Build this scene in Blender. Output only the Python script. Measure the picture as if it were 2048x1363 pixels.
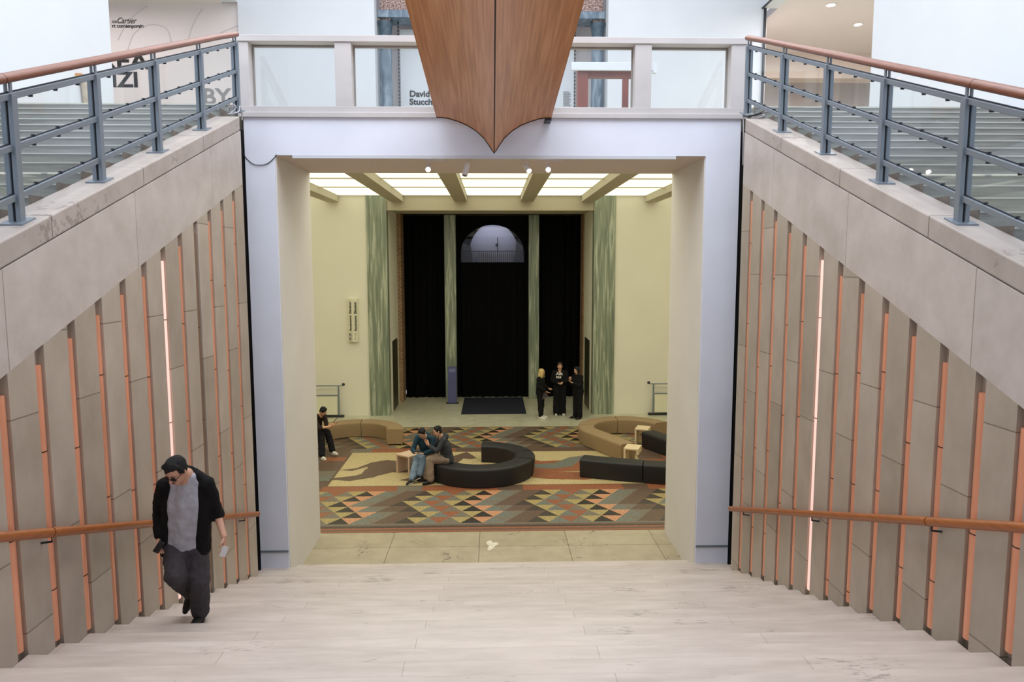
import bpy, bmesh, math, random
from mathutils import Vector, Matrix
random.seed(4)
PI = math.pi
S = bpy.context.scene
COL = S.collection
for o in list(bpy.data.objects): bpy.data.objects.remove(o)

# ------------------------------------------------------------------ camera
H = 4.841                       # eye height above the lower hall floor
FPX, PITCH, YAW, ROLL = 1432.58, 0.104724, -0.026897, 0.0015043
Fv = Vector((-math.sin(YAW)*math.cos(PITCH), math.cos(YAW)*math.cos(PITCH), -math.sin(PITCH)))
Rt0 = Vector((math.cos(YAW), math.sin(YAW), 0)); Dn0 = Fv.cross(Rt0)
Rv = math.cos(ROLL)*Rt0 + math.sin(ROLL)*Dn0
Dv = -math.sin(ROLL)*Rt0 + math.cos(ROLL)*Dn0
cam = bpy.data.objects.new('camera', bpy.data.cameras.new('camera')); COL.objects.link(cam)
cam.matrix_world = Matrix(((Rv.x, -Dv.x, -Fv.x, 0), (Rv.y, -Dv.y, -Fv.y, 0), (Rv.z, -Dv.z, -Fv.z, H), (0, 0, 0, 1)))
cam.data.sensor_width = 36; cam.data.lens = FPX/2048*36; cam.data.clip_start = .05; cam.data.clip_end = 200
S.camera = cam

def P(x, y, Y):                 # a point of the place seen at photo pixel (x, y) and lying at depth Y
    v = Fv + Rv*((x-1024)/FPX) + Dv*((y-681.5)/FPX)
    v = v*(Y/v.y)
    return Vector((v.x, v.y, v.z+H))

# ------------------------------------------------------------------ light and exposure
S.view_settings.view_transform = 'Standard'; S.view_settings.look = 'None'
S.view_settings.gamma = 1; S.view_settings.use_curve_mapping = False
S.view_settings.exposure = 0.0
W = bpy.data.worlds.new('sky'); S.world = W; W.use_nodes = True
W.node_tree.nodes['Background'].inputs[0].default_value = (.84, .90, 1, 1)
W.node_tree.nodes['Background'].inputs[1].default_value = .8
def area(name, loc, sx, sy, power, col, rot=(0, 0, 0), spread=PI):
    l = bpy.data.lights.new(name, 'AREA'); l.shape = 'RECTANGLE'; l.size = sx; l.size_y = sy; l.energy = power; l.color = col; l.spread = spread
    o = bpy.data.objects.new(name, l); COL.objects.link(o); o.location = loc; o.rotation_euler = rot
    return o
area('skylight', (0, 6.5, H+9.0), 12, 9, 1500, (.92, .95, 1))
area('gallery_skylight', (0, 15.8, H+8.6), 12, 6, 420, (.95, .97, 1))
area('hall_fill_light', (0, 14.3, H+1.95), 13, 3, 300, (1, .97, .83))  # unseen lamp added below the glowing panels to brighten the hall
area('side_room_light_left', (-10.5, 17, H+6.8), 4, 4, 160, (1, .94, .92))
area('side_room_light_right', (9.6, 19, H+6.8), 3, 6, 480, (1, .95, .93))

# ------------------------------------------------------------------ materials
def nodes(m): m.use_nodes = True; return m.node_tree.nodes, m.node_tree.links
def sc(c): return tuple(((v/255)/12.92 if v/255 <= .04045 else ((v/255+.055)/1.055)**2.4) for v in c)+(1,)
def mat(name, col, rough=.6, metal=0, var=0, scale=8, stretch=(1, 1, 1), bump=0, emit=None, es=0, spec=.5, detail=4, distort=0, ramp=None):
    m = bpy.data.materials.new(name); n, l = nodes(m); b = n['Principled BSDF']
    c = sc(col); b.inputs['Base Color'].default_value = c; b.inputs['Roughness'].default_value = rough; b.inputs['Metallic'].default_value = metal
    b.inputs['Specular IOR Level'].default_value = spec
    if emit: b.inputs['Emission Color'].default_value = sc(emit); b.inputs['Emission Strength'].default_value = es
    if var or bump or ramp:
        t = n.new('ShaderNodeTexCoord'); mp = n.new('ShaderNodeMapping'); mp.inputs['Scale'].default_value = stretch
        nz = n.new('ShaderNodeTexNoise'); nz.inputs['Scale'].default_value = scale; nz.inputs['Detail'].default_value = detail; nz.inputs['Distortion'].default_value = distort
        l.new(t.outputs['Object'], mp.inputs[0]); l.new(mp.outputs[0], nz.inputs['Vector'])
        r = n.new('ShaderNodeValToRGB'); l.new(nz.outputs['Fac'], r.inputs[0])
        if ramp:
            el = r.color_ramp.elements
            while len(el) < len(ramp): el.new(.5)
            for e, (p, cc) in zip(el, ramp): e.position = p; e.color = sc(cc)
        else:
            r.color_ramp.elements[0].position = .3; r.color_ramp.elements[1].position = .7
            r.color_ramp.elements[0].color = tuple(max(0, v*(1-var)) for v in c[:3])+(1,)
            r.color_ramp.elements[1].color = tuple(min(1, v*(1+var)) for v in c[:3])+(1,)
        l.new(r.outputs[0], b.inputs['Base Color'])
        if bump:
            bp = n.new('ShaderNodeBump'); bp.inputs['Strength'].default_value = bump; bp.inputs['Distance'].default_value = .01
            l.new(nz.outputs['Fac'], bp.inputs['Height']); l.new(bp.outputs[0], b.inputs['Normal'])
    return m

def slab_mat(name, c1, c2, mortar, bw, rh, ms, axes, shear=0, off=(0, 0), rough=.45, stain=0, offset=.5, spec=.5, grain=(1, 1, 1)):
    """stone slabs laid in rows; axes picks which object coordinates run along and across the rows"""
    m = bpy.data.materials.new(name); n, l = nodes(m); b = n['Principled BSDF']; b.inputs['Roughness'].default_value = rough; b.inputs['Specular IOR Level'].default_value = spec
    t = n.new('ShaderNodeTexCoord'); sp = n.new('ShaderNodeSeparateXYZ'); l.new(t.outputs['Object'], sp.inputs[0])
    cb = n.new('ShaderNodeCombineXYZ')
    def addc(sock, v):
        a = n.new('ShaderNodeMath'); a.operation = 'ADD'; l.new(sock, a.inputs[0]); a.inputs[1].default_value = v; return a.outputs[0]
    u, v = sp.outputs[axes[0]], sp.outputs[axes[1]]
    if shear:
        q = n.new('ShaderNodeMath'); q.operation = 'MULTIPLY_ADD'; l.new(u, q.inputs[0]); q.inputs[1].default_value = shear; l.new(v, q.inputs[2]); v = q.outputs[0]
    l.new(addc(u, off[0]), cb.inputs[0]); l.new(addc(v, off[1]), cb.inputs[1])
    br = n.new('ShaderNodeTexBrick'); l.new(cb.outputs[0], br.inputs['Vector']); br.offset = offset; br.inputs['Scale'].default_value = 1
    br.inputs['Brick Width'].default_value = bw; br.inputs['Row Height'].default_value = rh; br.inputs['Mortar Size'].default_value = ms; br.inputs['Mortar Smooth'].default_value = .1
    br.inputs['Color1'].default_value = sc(c1); br.inputs['Color2'].default_value = sc(c2); br.inputs['Mortar'].default_value = sc(mortar)
    mp = n.new('ShaderNodeMapping'); mp.inputs['Scale'].default_value = grain; l.new(t.outputs['Object'], mp.inputs[0])
    nz = n.new('ShaderNodeTexNoise'); nz.inputs['Scale'].default_value = 3; nz.inputs['Detail'].default_value = 8; nz.inputs['Roughness'].default_value = .6; l.new(mp.outputs[0], nz.inputs['Vector'])
    r = n.new('ShaderNodeValToRGB'); r.color_ramp.elements[0].position = .3; r.color_ramp.elements[0].color = (.80, .79, .77, 1); r.color_ramp.elements[1].position = .65; r.color_ramp.elements[1].color = (1, 1, 1, 1)
    l.new(nz.outputs['Fac'], r.inputs[0])
    mx = n.new('ShaderNodeMix'); mx.data_type = 'RGBA'; mx.blend_type = 'MULTIPLY'; mx.inputs[0].default_value = 1
    l.new(br.outputs['Color'], mx.inputs[6]); l.new(r.outputs[0], mx.inputs[7]); out = mx.outputs[2]
    if stain:
        n2 = n.new('ShaderNodeTexNoise'); n2.inputs['Scale'].default_value = 14; n2.inputs['Detail'].default_value = 6; n2.inputs['Roughness'].default_value = .7; l.new(mp.outputs[0], n2.inputs['Vector'])
        n3 = n.new('ShaderNodeTexNoise'); n3.inputs['Scale'].default_value = 1.6; l.new(t.outputs['Object'], n3.inputs['Vector'])
        mm = n.new('ShaderNodeMath'); mm.operation = 'MULTIPLY'; l.new(n2.outputs['Fac'], mm.inputs[0]); l.new(n3.outputs['Fac'], mm.inputs[1])
        r2 = n.new('ShaderNodeValToRGB'); r2.color_ramp.elements[0].position = .355; r2.color_ramp.elements[0].color = (0, 0, 0, 1); r2.color_ramp.elements[1].position = .395; r2.color_ramp.elements[1].color = (stain,)*3+(1,)
        l.new(mm.outputs[0], r2.inputs[0])
        m3 = n.new('ShaderNodeMix'); m3.data_type = 'RGBA'; l.new(r2.outputs[0], m3.inputs[0]); l.new(out, m3.inputs[6]); m3.inputs[7].default_value = sc((90, 78, 72)); out = m3.outputs[2]
    l.new(out, b.inputs['Base Color'])
    return m

def glass_mat(name, tint=(.97, .985, .99), gloss=.07):
    m = bpy.data.materials.new(name); n, l = nodes(m); n.remove(n['Principled BSDF'])
    tr = n.new('ShaderNodeBsdfTransparent'); tr.inputs[0].default_value = tint+(1,)
    g = n.new('ShaderNodeBsdfGlossy'); g.inputs['Roughness'].default_value = .02
    mx = n.new('ShaderNodeMixShader'); mx.inputs[0].default_value = gloss
    l.new(tr.outputs[0], mx.inputs[1]); l.new(g.outputs[0], mx.inputs[2]); l.new(mx.outputs[0], n['Material Output'].inputs[0])
    return m
def emit_mat(name, col, s):
    m = bpy.data.materials.new(name); n, l = nodes(m); n.remove(n['Principled BSDF'])
    e = n.new('ShaderNodeEmission'); e.inputs[0].default_value = sc(col); e.inputs[1].default_value = s; l.new(e.outputs[0], n['Material Output'].inputs[0]); return m

M = {}
M['white'] = mat('white_plaster', (207, 211, 218), .8, var=.02, scale=1.2)
M['portal'] = mat('portal_plaster', (230, 235, 249), .75, var=.03, scale=1.5)
M['jamb'] = mat('jamb_plaster', (217, 213, 206), .8, var=.03, scale=1)
M['hallwall'] = mat('hall_plaster', (232, 228, 210), .85, var=.02, scale=1)
M['beige'] = mat('beige_plaster', (214, 200, 190), .85)
M['pinkwall'] = mat('pinkish_wall', (214, 207, 207), .9, var=.02, scale=1)  # slight pink in the base colour carries the side rooms' warm light
M['void'] = mat('dark_gap', (20, 18, 20), .9)
M['stepstone'] = slab_mat('step_travertine', (209, 197, 188), (200, 188, 178), (172, 158, 148), 2.7, .38, .003, (0, 1), off=(.6, -12.057*.38+.002+38*.38), rough=.34, stain=.45, grain=(.6, 3.5, 3))
M['wallL'] = slab_mat('wall_stone_left', (176, 163, 149), (192, 179, 166), (128, 116, 106), 1.55, .4165, .005, (2, 1), off=(.3, -4.085+.4165*20), rough=.42, grain=(1, 1, .6), offset=.37)
M['wallR'] = slab_mat('wall_stone_right', (172, 160, 146), (188, 175, 161), (128, 116, 106), 1.55, .422, .005, (2, 1), off=(.9, -4.035+.422*20), rough=.42, grain=(1, 1, .6), offset=.37)
M['bandstone'] = slab_mat('stringer_stone', (196, 187, 182), (206, 196, 190), (158, 146, 138), 1.9, 3, .005, (1, 2), shear=-.373, off=(.7, .8), rough=.4)
M['coping'] = slab_mat('coping_stone', (190, 180, 172), (176, 166, 160), (120, 110, 104), 1.5, 3, .006, (1, 2), shear=-.373, off=(.4, .8), rough=.5, stain=.4)
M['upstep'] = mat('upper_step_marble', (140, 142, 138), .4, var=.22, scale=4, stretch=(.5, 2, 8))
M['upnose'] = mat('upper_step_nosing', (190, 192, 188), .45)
M['balstone'] = mat('balustrade_stone', (196, 192, 192), .55, var=.06, scale=3, stretch=(.5, 1, 1))
M['balframe'] = mat('pane_frame_metal', (150, 146, 142), .5)
M['steel'] = mat('grey_painted_steel', (128, 138, 148), .38, metal=.35)
M['darksteel'] = mat('dark_steel', (46, 50, 56), .4, metal=.3)
M['railwood'] = mat('handrail_wood', (128, 80, 60), .35, var=.18, scale=6, stretch=(6, .4, 6))
M['railwood2'] = mat('lower_handrail_wood', (156, 90, 44), .35, var=.15, scale=6, stretch=(6, .4, 6))
M['glass'] = glass_mat('clear_glass')
M['hull'] = mat('hull_wood', (150, 98, 64), .45, scale=7, stretch=(5, .12, .6), detail=6, ramp=[(.3, (176, 118, 76)), (.5, (198, 138, 94)), (.7, (214, 156, 112))])
M['hulledge'] = mat('hull_dark_edge', (50, 26, 16), .5)
M['copper'] = mat('copper_strip', (212, 148, 120), .3, metal=.3, var=.14, scale=2, stretch=(1, 1, .6), emit=(255, 165, 120), es=.08)  # weak orange emission in the metal stands in for its lit look
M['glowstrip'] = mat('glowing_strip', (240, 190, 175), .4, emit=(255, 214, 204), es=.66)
M['brownstrip'] = mat('unlit_copper_strip', (132, 104, 86), .4, metal=.2)
M['panel'] = emit_mat('luminous_ceiling_panel', (252, 248, 218), 1.4)
M['beam'] = mat('ceiling_beam', (192, 184, 160), .8)
M['green'] = mat('green_veined_marble', (110, 128, 100), .3, scale=3.4, stretch=(3.2, 3.2, .18), distort=.7, detail=7, ramp=[(.25, (98, 110, 94)), (.45, (124, 134, 114)), (.56, (148, 156, 134)), (.62, (188, 192, 170)), (.7, (126, 138, 118))])
M['palemarble'] = slab_mat('pale_green_marble_floor', (208, 204, 180), (200, 197, 172), (176, 172, 150), 1.2, 1.0, .004, (0, 1), rough=.3)
M['landing'] = slab_mat('landing_stone', (180, 168, 142), (171, 159, 132), (112, 100, 80), 1.55, 3, .006, (0, 1), off=(.25, 0), rough=.4, stain=.8, offset=0)
M['brick'] = slab_mat('brick_edging', (150, 112, 82), (128, 92, 66), (170, 150, 120), .12, .075, .012, (0, 2), rough=.8)
M['black'] = mat('black_drape', (9, 9, 12), .9, spec=.1)
M['black2'] = mat('black_void', (3, 3, 4), 1, spec=0)
M['navy'] = mat('navy_mat', (22, 26, 44), .9)
M['kiosk'] = mat('blue_violet_panel', (84, 86, 132), .5)
M['track'] = mat('white_lamp_metal', (230, 225, 226), .4)
M['lens'] = emit_mat('lit_lens', (255, 244, 236), 14)
M['lensoff'] = mat('dim_lens', (120, 112, 96), .2, metal=.8)
M['text'] = mat('black_lettering', (24, 24, 28), .7)
M['textg'] = mat('grey_lettering', (128, 126, 128), .7)
M['cable'] = mat('white_cable', (196, 196, 200), .5)
M['cabled'] = mat('dark_cable', (26, 26, 30), .5)
M['line'] = mat('faint_wall_drawing', (196, 190, 194), .9)
M['bluemarble'] = mat('blue_grey_marble', (96, 116, 136), .35, scale=3, stretch=(2, 2, .5), distort=1, detail=6, ramp=[(.3, (66, 84, 102)), (.5, (96, 116, 134)), (.7, (142, 158, 172))])
M['speckle'] = mat('speckled_mosaic_frieze', (150, 120, 112), .8, scale=26, detail=5, ramp=[(.36, (104, 70, 58)), (.5, (150, 122, 116)), (.6, (192, 178, 172))])
M['redwood'] = mat('red_brown_wood', (114, 52, 40), .45, var=.15, scale=4, stretch=(3, 3, .6))
M['beigeseat'] = mat('beige_upholstery', (150, 126, 92), .75, var=.05, scale=30)
M['blackseat'] = mat('black_upholstery', (27, 25, 25), .6, var=.1, scale=30)
M['cream'] = mat('cream_table_lacquer', (222, 200, 164), .5)
M['pinkcream'] = mat('pale_pink_table', (206, 178, 154), .5)
M['signpaper'] = mat('sign_face', (226, 222, 196), .6)
M['signred'] = mat('red_print', (150, 30, 30), .6)

# ------------------------------------------------------------------ mesh helpers
def link(name, bm, m, parent=None, smooth=False, kind=None, bevel=0, auto=False):
    bmesh.ops.recalc_face_normals(bm, faces=bm.faces)
    me = bpy.data.meshes.new(name); bm.to_mesh(me); bm.free()
    for mm in (m if isinstance(m, (list, tuple)) else [m]): me.materials.append(mm)
    if smooth or auto:
        for p in me.polygons: p.use_smooth = True
    if auto:
        try: me.set_sharp_from_angle(angle=R_(40))
        except Exception: pass
    o = bpy.data.objects.new(name, me); COL.objects.link(o)
    if parent: o.parent = parent; o.matrix_parent_inverse = Matrix.Translation(-parent.location) if parent.type == 'EMPTY' else Matrix()
    if kind: o['kind'] = kind
    if bevel:
        b = o.modifiers.new('bevel', 'BEVEL'); b.width = bevel; b.segments = 2; b.limit_method = 'ANGLE'
    return o
def R_(d): return d*PI/180
def tag(o, label, cat, group=None):
    o['label'] = label; o['category'] = cat
    if group: o['group'] = group
    return o
def thing(name, label, cat, loc=(0, 0, 0), group=None):
    o = bpy.data.objects.new(name, None); COL.objects.link(o); o.location = loc; o.empty_display_size = .1
    return tag(o, label, cat, group)
def box(bm, x0, x1, y0, y1, z0, z1):
    v = [bm.verts.new((x, y, z)) for z in (z0, z1) for y in (y0, y1) for x in (x0, x1)]
    for f in ((0, 2, 3, 1), (4, 5, 7, 6), (0, 1, 5, 4), (1, 3, 7, 5), (3, 2, 6, 7), (2, 0, 4, 6)): bm.faces.new([v[i] for i in f])
def B(name, x0, x1, y0, y1, z0, z1, m, parent=None, kind=None, bevel=0):
    bm = bmesh.new(); box(bm, x0, x1, y0, y1, z0, z1); return link(name, bm, m, parent, kind=kind, bevel=bevel)
def prismX(bm, poly, x0, x1):   # poly in (y, z)
    a = [bm.verts.new((x0, y, z)) for y, z in poly]; b = [bm.verts.new((x1, y, z)) for y, z in poly]; n = len(poly)
    bm.faces.new(a); bm.faces.new(b[::-1])
    for i in range(n): bm.faces.new((a[i], a[(i+1) % n], b[(i+1) % n], b[i]))
def prismY(bm, poly, y0, y1):   # poly in (x, z)
    a = [bm.verts.new((x, y0, z)) for x, z in poly]; b = [bm.verts.new((x, y1, z)) for x, z in poly]; n = len(poly)
    bm.faces.new(a); bm.faces.new(b[::-1])
    for i in range(n): bm.faces.new((a[i], a[(i+1) % n], b[(i+1) % n], b[i]))
def prismZ(bm, poly, z0, z1, mi=0):
    a = [bm.verts.new((x, y, z0)) for x, y in poly]; b = [bm.verts.new((x, y, z1)) for x, y in poly]; n = len(poly)
    fs = [bm.faces.new(a), bm.faces.new(b[::-1])]
    for i in range(n): fs.append(bm.faces.new((a[i], a[(i+1) % n], b[(i+1) % n], b[i])))
    for f in fs: f.material_index = mi
def frame_of(d):
    d = d.normalized(); a = Vector((0, 0, 1)) if abs(d.z) < .9 else Vector((1, 0, 0))
    s = d.cross(a).normalized(); return s, s.cross(d).normalized()
def tube(bm, pts, r, n=8, rx=None, closed=True):
    pts = [Vector(p) for p in pts]; rings = []
    rs = r if isinstance(r, (list, tuple)) else [r]*len(pts)
    for i, p in enumerate(pts):
        d = (pts[min(i+1, len(pts)-1)]-pts[max(i-1, 0)])
        s, u = frame_of(d)
        rings.append([bm.verts.new(p+s*math.cos(2*PI*k/n)*(rx or rs[i])+u*math.sin(2*PI*k/n)*rs[i]) for k in range(n)])
    for a, b in zip(rings, rings[1:]):
        for k in range(n): bm.faces.new((a[k], a[(k+1) % n], b[(k+1) % n], b[k]))
    bm.faces.new(rings[0]); bm.faces.new(rings[-1][::-1])
def beam(bm, a, b, w, h):       # rectangular bar from a to b; w across (horizontal), h up
    a, b = Vector(a), Vector(b); d = (b-a).normalized(); s = d.cross(Vector((0, 0, 1))).normalized(); u = s.cross(d)
    v = [bm.verts.new(p+s*i*w/2+u*j*h/2) for p in (a, b) for j in (-1, 1) for i in (-1, 1)]
    for f in ((0, 2, 3, 1), (4, 5, 7, 6), (0, 1, 5, 4), (1, 3, 7, 5), (3, 2, 6, 7), (2, 0, 4, 6)): bm.faces.new([v[i] for i in f])
def lathe(bm, prof, c=(0, 0, 0), n=24):
    rings = [[bm.verts.new((c[0]+r*math.cos(2*PI*k/n), c[1]+r*math.sin(2*PI*k/n), c[2]+z)) for k in range(n)] for r, z in prof]
    for a, b in zip(rings, rings[1:]):
        for k in range(n): bm.faces.new((a[k], a[(k+1) % n], b[(k+1) % n], b[k]))
    bm.faces.new(rings[0]); bm.faces.new(rings[-1][::-1])
def text(name, s, size, loc, rot, m, parent=None, ext=.004, align='LEFT', sx=1, bold=0):
    c = bpy.data.curves.new(name, 'FONT'); c.body = s; c.size = size; c.extrude = ext; c.align_x = align; c.offset = bold; c.resolution_u = 3
    t = bpy.data.objects.new('tmp', c); COL.objects.link(t)
    me = bpy.data.meshes.new_from_object(t.evaluated_get(bpy.context.evaluated_depsgraph_get())); bpy.data.objects.remove(t)
    o = bpy.data.objects.new(name, me); me.materials.clear(); me.materials.append(m); COL.objects.link(o)
    mw = Matrix.Translation(loc) @ rot.to_4x4() @ Matrix.Diagonal((sx, 1, 1, 1))
    me.transform(mw)
    if parent: o.parent = parent; o.matrix_parent_inverse = Matrix.Translation(-parent.location) if parent.type == 'EMPTY' else Matrix()
    return o
FRONT = Matrix.Rotation(R_(90), 3, 'X')     # text plane facing the camera side (-Y)

# ------------------------------------------------------------------ dimensions of the place
D = .38; XL, XR = -3.343, 3.422
def ny(k): return (12.0574+k)*D
def nz(k): return H-(2.6425+.12216*k)
LASTK = 17
YF = 10.635                     # front face of the portal
YB = 23.02                      # back wall of the lower hall
YD = 26.14                      # curtained openings
ZU = H+2.27                     # upper floor level

# ------------------------------------------------------------------ floor, landing, mosaic
floor = B('floor', -9, 9, ny(LASTK)-.02, 27, -.3, 0, M['landing'], kind='structure')
mcol = {'black': (44, 38, 32), 'peach': (186, 134, 98), 'yellow': (160, 142, 92), 'teal': (108, 110, 100), 'grey': (112, 104, 90), 'brown': (96, 76, 62), 'dark': (66, 56, 48), 'rust': (140, 86, 58), 'sand': (186, 168, 124)}
mk = list(mcol); mmats = [mat('mosaic_'+k, v, .45, var=.32, scale=34, detail=2) for k, v in mcol.items()]
bm = bmesh.new()
def quad(x0, x1, y0, y1, c, z=.004):
    f = bm.faces.new([bm.verts.new(p) for p in ((x0, y0, z), (x1, y0, z), (x1, y1, z), (x0, y1, z))]); f.material_index = mk.index(c)
def poly(pts, c, z):
    f = bm.faces.new([bm.verts.new((x, y, z)) for x, y in pts]); f.material_index = mk.index(c)
XM = 7.6
def tri_band(y0, y1, rows, seq, zig, w=.42, ph=0.0):
    h = (y1-y0)/rows; per = len(seq)
    for r in range(rows):
        ya, yb = y1-r*h, y1-(r+1)*h            # from the far row to the near one
        sh = zig[r % len(zig)]
        i0 = int((-XM)/(w/2))-2; i1 = -i0
        for i in range(i0, i1):
            x = i*w/2+ph
            inv = (i+sh) % 2 == 0
            c = seq[(i-sh) % per]
            if inv: pts = [(x, ya), (x+w, ya), (x+w/2, yb)]
            else: pts = [(x, yb), (x+w, yb), (x+w/2, ya)]
            if pts[0][0] < -XM or pts[1][0] > XM: continue
            poly(pts, c, .004)
SEQ = ['yellow', 'black', 'peach', 'teal', 'grey', 'brown', 'brown', 'dark', 'yellow', 'teal', 'rust', 'grey']
quad(-XM, XM, 12.70, 21.27, 'brown', .002)
def border(y0, y1, n, cols):
    h = (y1-y0)/n
    for i in range(n): quad(-XM, XM, y0+i*h, y0+(i+1)*h, cols[i % len(cols)])
border(12.70, 13.14, 6, ['rust', 'brown', 'rust', 'dark', 'brown', 'grey'])
tri_band(13.14, 15.11, 6, SEQ, [0, -1, -2, -1, 0, -1], ph=-.63)
x = -XM
while x < XM-.3:
    quad(x, x+.55, 15.11, 15.47, random.choice(['rust', 'brown', 'rust', 'grey', 'rust', 'teal'])); x += .55
quad(-3.66, 3.66, 15.49, 18.35, 'sand', .005)
for sx in (-1, 1):
    y = 15.49
    while y < 18.2:
        for x0 in (3.72, 4.3, 4.9, 5.5, 6.1, 6.7):
            a, b_ = sorted((sx*x0, sx*(x0+.55))); quad(a, b_, y, y+.4, random.choice(['rust', 'brown', 'grey', 'brown', 'brown', 'rust', 'teal']))
        y += .41
x = -XM
while x < XM-.3:
    quad(x, x+.55, 18.35, 18.76, random.choice(['rust', 'brown', 'brown', 'grey'])); x += .55
tri_band(18.76, 21.2, 7, SEQ, [0, -1, -2, -3, -2, -1, 0], ph=-.2)
# inlaid animals on the cream field (generic running beasts), laid in the same stone
def horse(ox, oy, s, c, flip=1, sy=1.45):
    ps = [(-1.5, .52), (-1.1, .62), (-.8, .98), (-.45, 1.12), (-.1, 1.02), (.3, 1.05), (.75, 1.0), (1.2, 1.35), (1.5, 1.62), (1.62, 1.45), (1.78, 1.2), (1.62, 1.12), (1.45, 1.18), (1.3, .85), (1.1, .58),
          (1.5, .38), (1.85, .12), (1.75, .03), (1.3, .22), (.85, .38), (.3, .35), (-.2, .36), (-.4, .22), (-.9, .05), (-1.5, -.05), (-1.55, .06), (-1.0, .2), (-.75, .42), (-.85, .7), (-1.15, .47)]
    poly([(ox+flip*x*s, oy+y*s*sy) for x, y in ps], c, .006)
    for lx, ly in ((-1.2, -.25), (.2, -.3)):
        poly([(ox+flip*(lx+.35)*s, oy+.85*s), (ox+flip*(lx+1.05)*s, oy+.8*s), (ox+flip*(lx+.65)*s, oy+(ly+.4)*s), (ox+flip*(lx+.15)*s, oy+(ly+.12)*s), (ox+flip*(lx-.15)*s, oy+(ly+.2)*s), (ox+flip*(lx+.3)*s, oy+(ly+.55)*s)], c, .0065)
horse(-2.2, 16.0, 1.0, 'brown')
horse(1.9, 16.0, .95, 'rust', -1)
poly([(.9, 17.1), (1.5, 17.2), (1.9, 17.7), (2.3, 17.9), (2.2, 17.5), (1.9, 16.9), (1.4, 16.7), (1.0, 16.8)], 'teal', .0072)
poly([(-.6, 17.0), (-.2, 17.2), (.2, 17.1), (.5, 16.8), (.1, 16.7), (-.3, 16.8)], 'peach', .0072)
poly([(.7, 16.1), (1.3, 16.5), (2.2, 16.4), (2.6, 16.1), (2.1, 15.8), (1.2, 15.9)], 'rust', .0072)
o = link('mosaic_floor', bm, mmats, floor); o['label'] = 'coloured triangle mosaic with a cream field of running animals'
bm = bmesh.new(); box(bm, -9, 9, 21.27, 26.6, -.01, .004)
o = link('marble_paving', bm, M['palemarble'], floor); o['label'] = 'pale green marble paving'
# worn plaster patches on the landing stone
bm = bmesh.new()
c0 = P(983, 1082, 12.2); c0 = (c0.x, 12.05)
poly_pts = []
for k in range(18):
    a = 2*PI*k/18; r = .10*(1+.35*math.sin(3*a+1)+.2*math.sin(5*a)); poly_pts.append((c0[0]+r*math.cos(a)*.85, c0[1]+r*math.sin(a)*2.0))
f = bm.faces.new([bm.verts.new((x, y, .003)) for x, y in poly_pts])
o = link('plaster_patch', bm, mat('pale_patch', (206, 200, 180), .8, var=.15, scale=12), floor); o['label'] = 'pale worn patch'

# ------------------------------------------------------------------ lower flight
st = thing('staircase', 'wide pale travertine flight descending to the white portal', 'staircase', (0, ny(LASTK), 0))
for k in range(-9, LASTK+1):
    x0, x1 = (XL, XR) if k < 15 else ((-3.55, 3.62) if k < 17 else (-3.118, 3.118))
    B('step', x0, x1, ny(k-1)+(.0 if k > -9 else -1.2), ny(k), nz(k)-.26, nz(k), M['stepstone'], st, bevel=.006)

# ------------------------------------------------------------------ side walls with copper strips
def topline(Y): return H+.235+.373*(Y-5.196)         # top of the coping
def groove_top(Y): return H-.925+.375*(Y-4.457)
Y0, Y1 = -1.0, 9.86
def side_wall(name, xf, sg, ys):
    bm = bmesh.new()                                    # stone panels between the grooves
    W_ = .055; zb = 0.0; edges = [Y0]
    for y in ys: edges += [y-W_, y+W_]
    edges.append(Y1)
    xb = xf+sg*.34
    for i in range(len(edges)-1):
        a, b = edges[i], edges[i+1]
        rec = i % 2 == 1
        x = xf+sg*(.055 if rec else 0)
        prismX(bm, [(a, zb), (b, zb), (b, groove_top(b)), (a, groove_top(a))], x, xb)
    w = link(name, bm, M['wallL' if sg < 0 else 'wallR'], kind='structure')
    bm = bmesh.new()
    prismX(bm, [(Y0, groove_top(Y0)), (Y1, groove_top(Y1)), (Y1, topline(Y1)-.185), (Y0, topline(Y0)-.185)], xf, xb)
    link('stringer_band', bm, M['bandstone'], w)
    bm = bmesh.new()
    prismX(bm, [(Y0, topline(Y0)-.178), (Y1, topline(Y1)-.178), (Y1, topline(Y1)), (Y0, topline(Y0))], xf+sg*.004, xb)
    link('coping', bm, M['coping'], w, bevel=.012)
    for i, y in enumerate(ys):
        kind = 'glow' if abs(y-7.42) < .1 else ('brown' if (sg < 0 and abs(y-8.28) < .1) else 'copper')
        bm = bmesh.new(); n = 8
        prof = [(xf+sg*.05-sg*.046*math.sin(PI*j/n), y-.054*math.cos(PI*j/n)) for j in range(n+1)]
        zt = groove_top(y-W_)-.11; zlo = H-(2.6425+.12216*(y/D-12.0574))+.03
        a = [bm.verts.new((px_, py_, zlo)) for px_, py_ in prof]; b = [bm.verts.new((px_, py_, zt)) for px_, py_ in prof]
        for j in range(n): bm.faces.new((a[j], a[j+1], b[j+1], b[j]))
        bm.faces.new(b); bm.faces.new(a[::-1])
        bm.faces.new((a[0], b[0], b[-1], a[-1]))
        # joint rings
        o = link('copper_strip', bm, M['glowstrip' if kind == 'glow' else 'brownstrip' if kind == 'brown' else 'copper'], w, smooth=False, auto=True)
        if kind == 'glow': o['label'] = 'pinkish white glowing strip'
        bm = bmesh.new()
        for q in range(1, 5):
            zj = zt-q*1.07+(i*.37 % .6)
            if zj > zlo+.1:
                prismZ(bm, [(px_-sg*.002, py_) for px_, py_ in prof], zj-.004, zj+.004)
        link('strip_joint', bm, M['hulledge'], o)
    return w
ysR = [4.035+.422*i for i in range(-3, 14)]
ysL = [4.085+.4165*i for i in range(-3, 14)]
wl = side_wall('wall_left', XL, -1, ysL)
wr = side_wall('wall_right', XR, 1, ysR)

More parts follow.
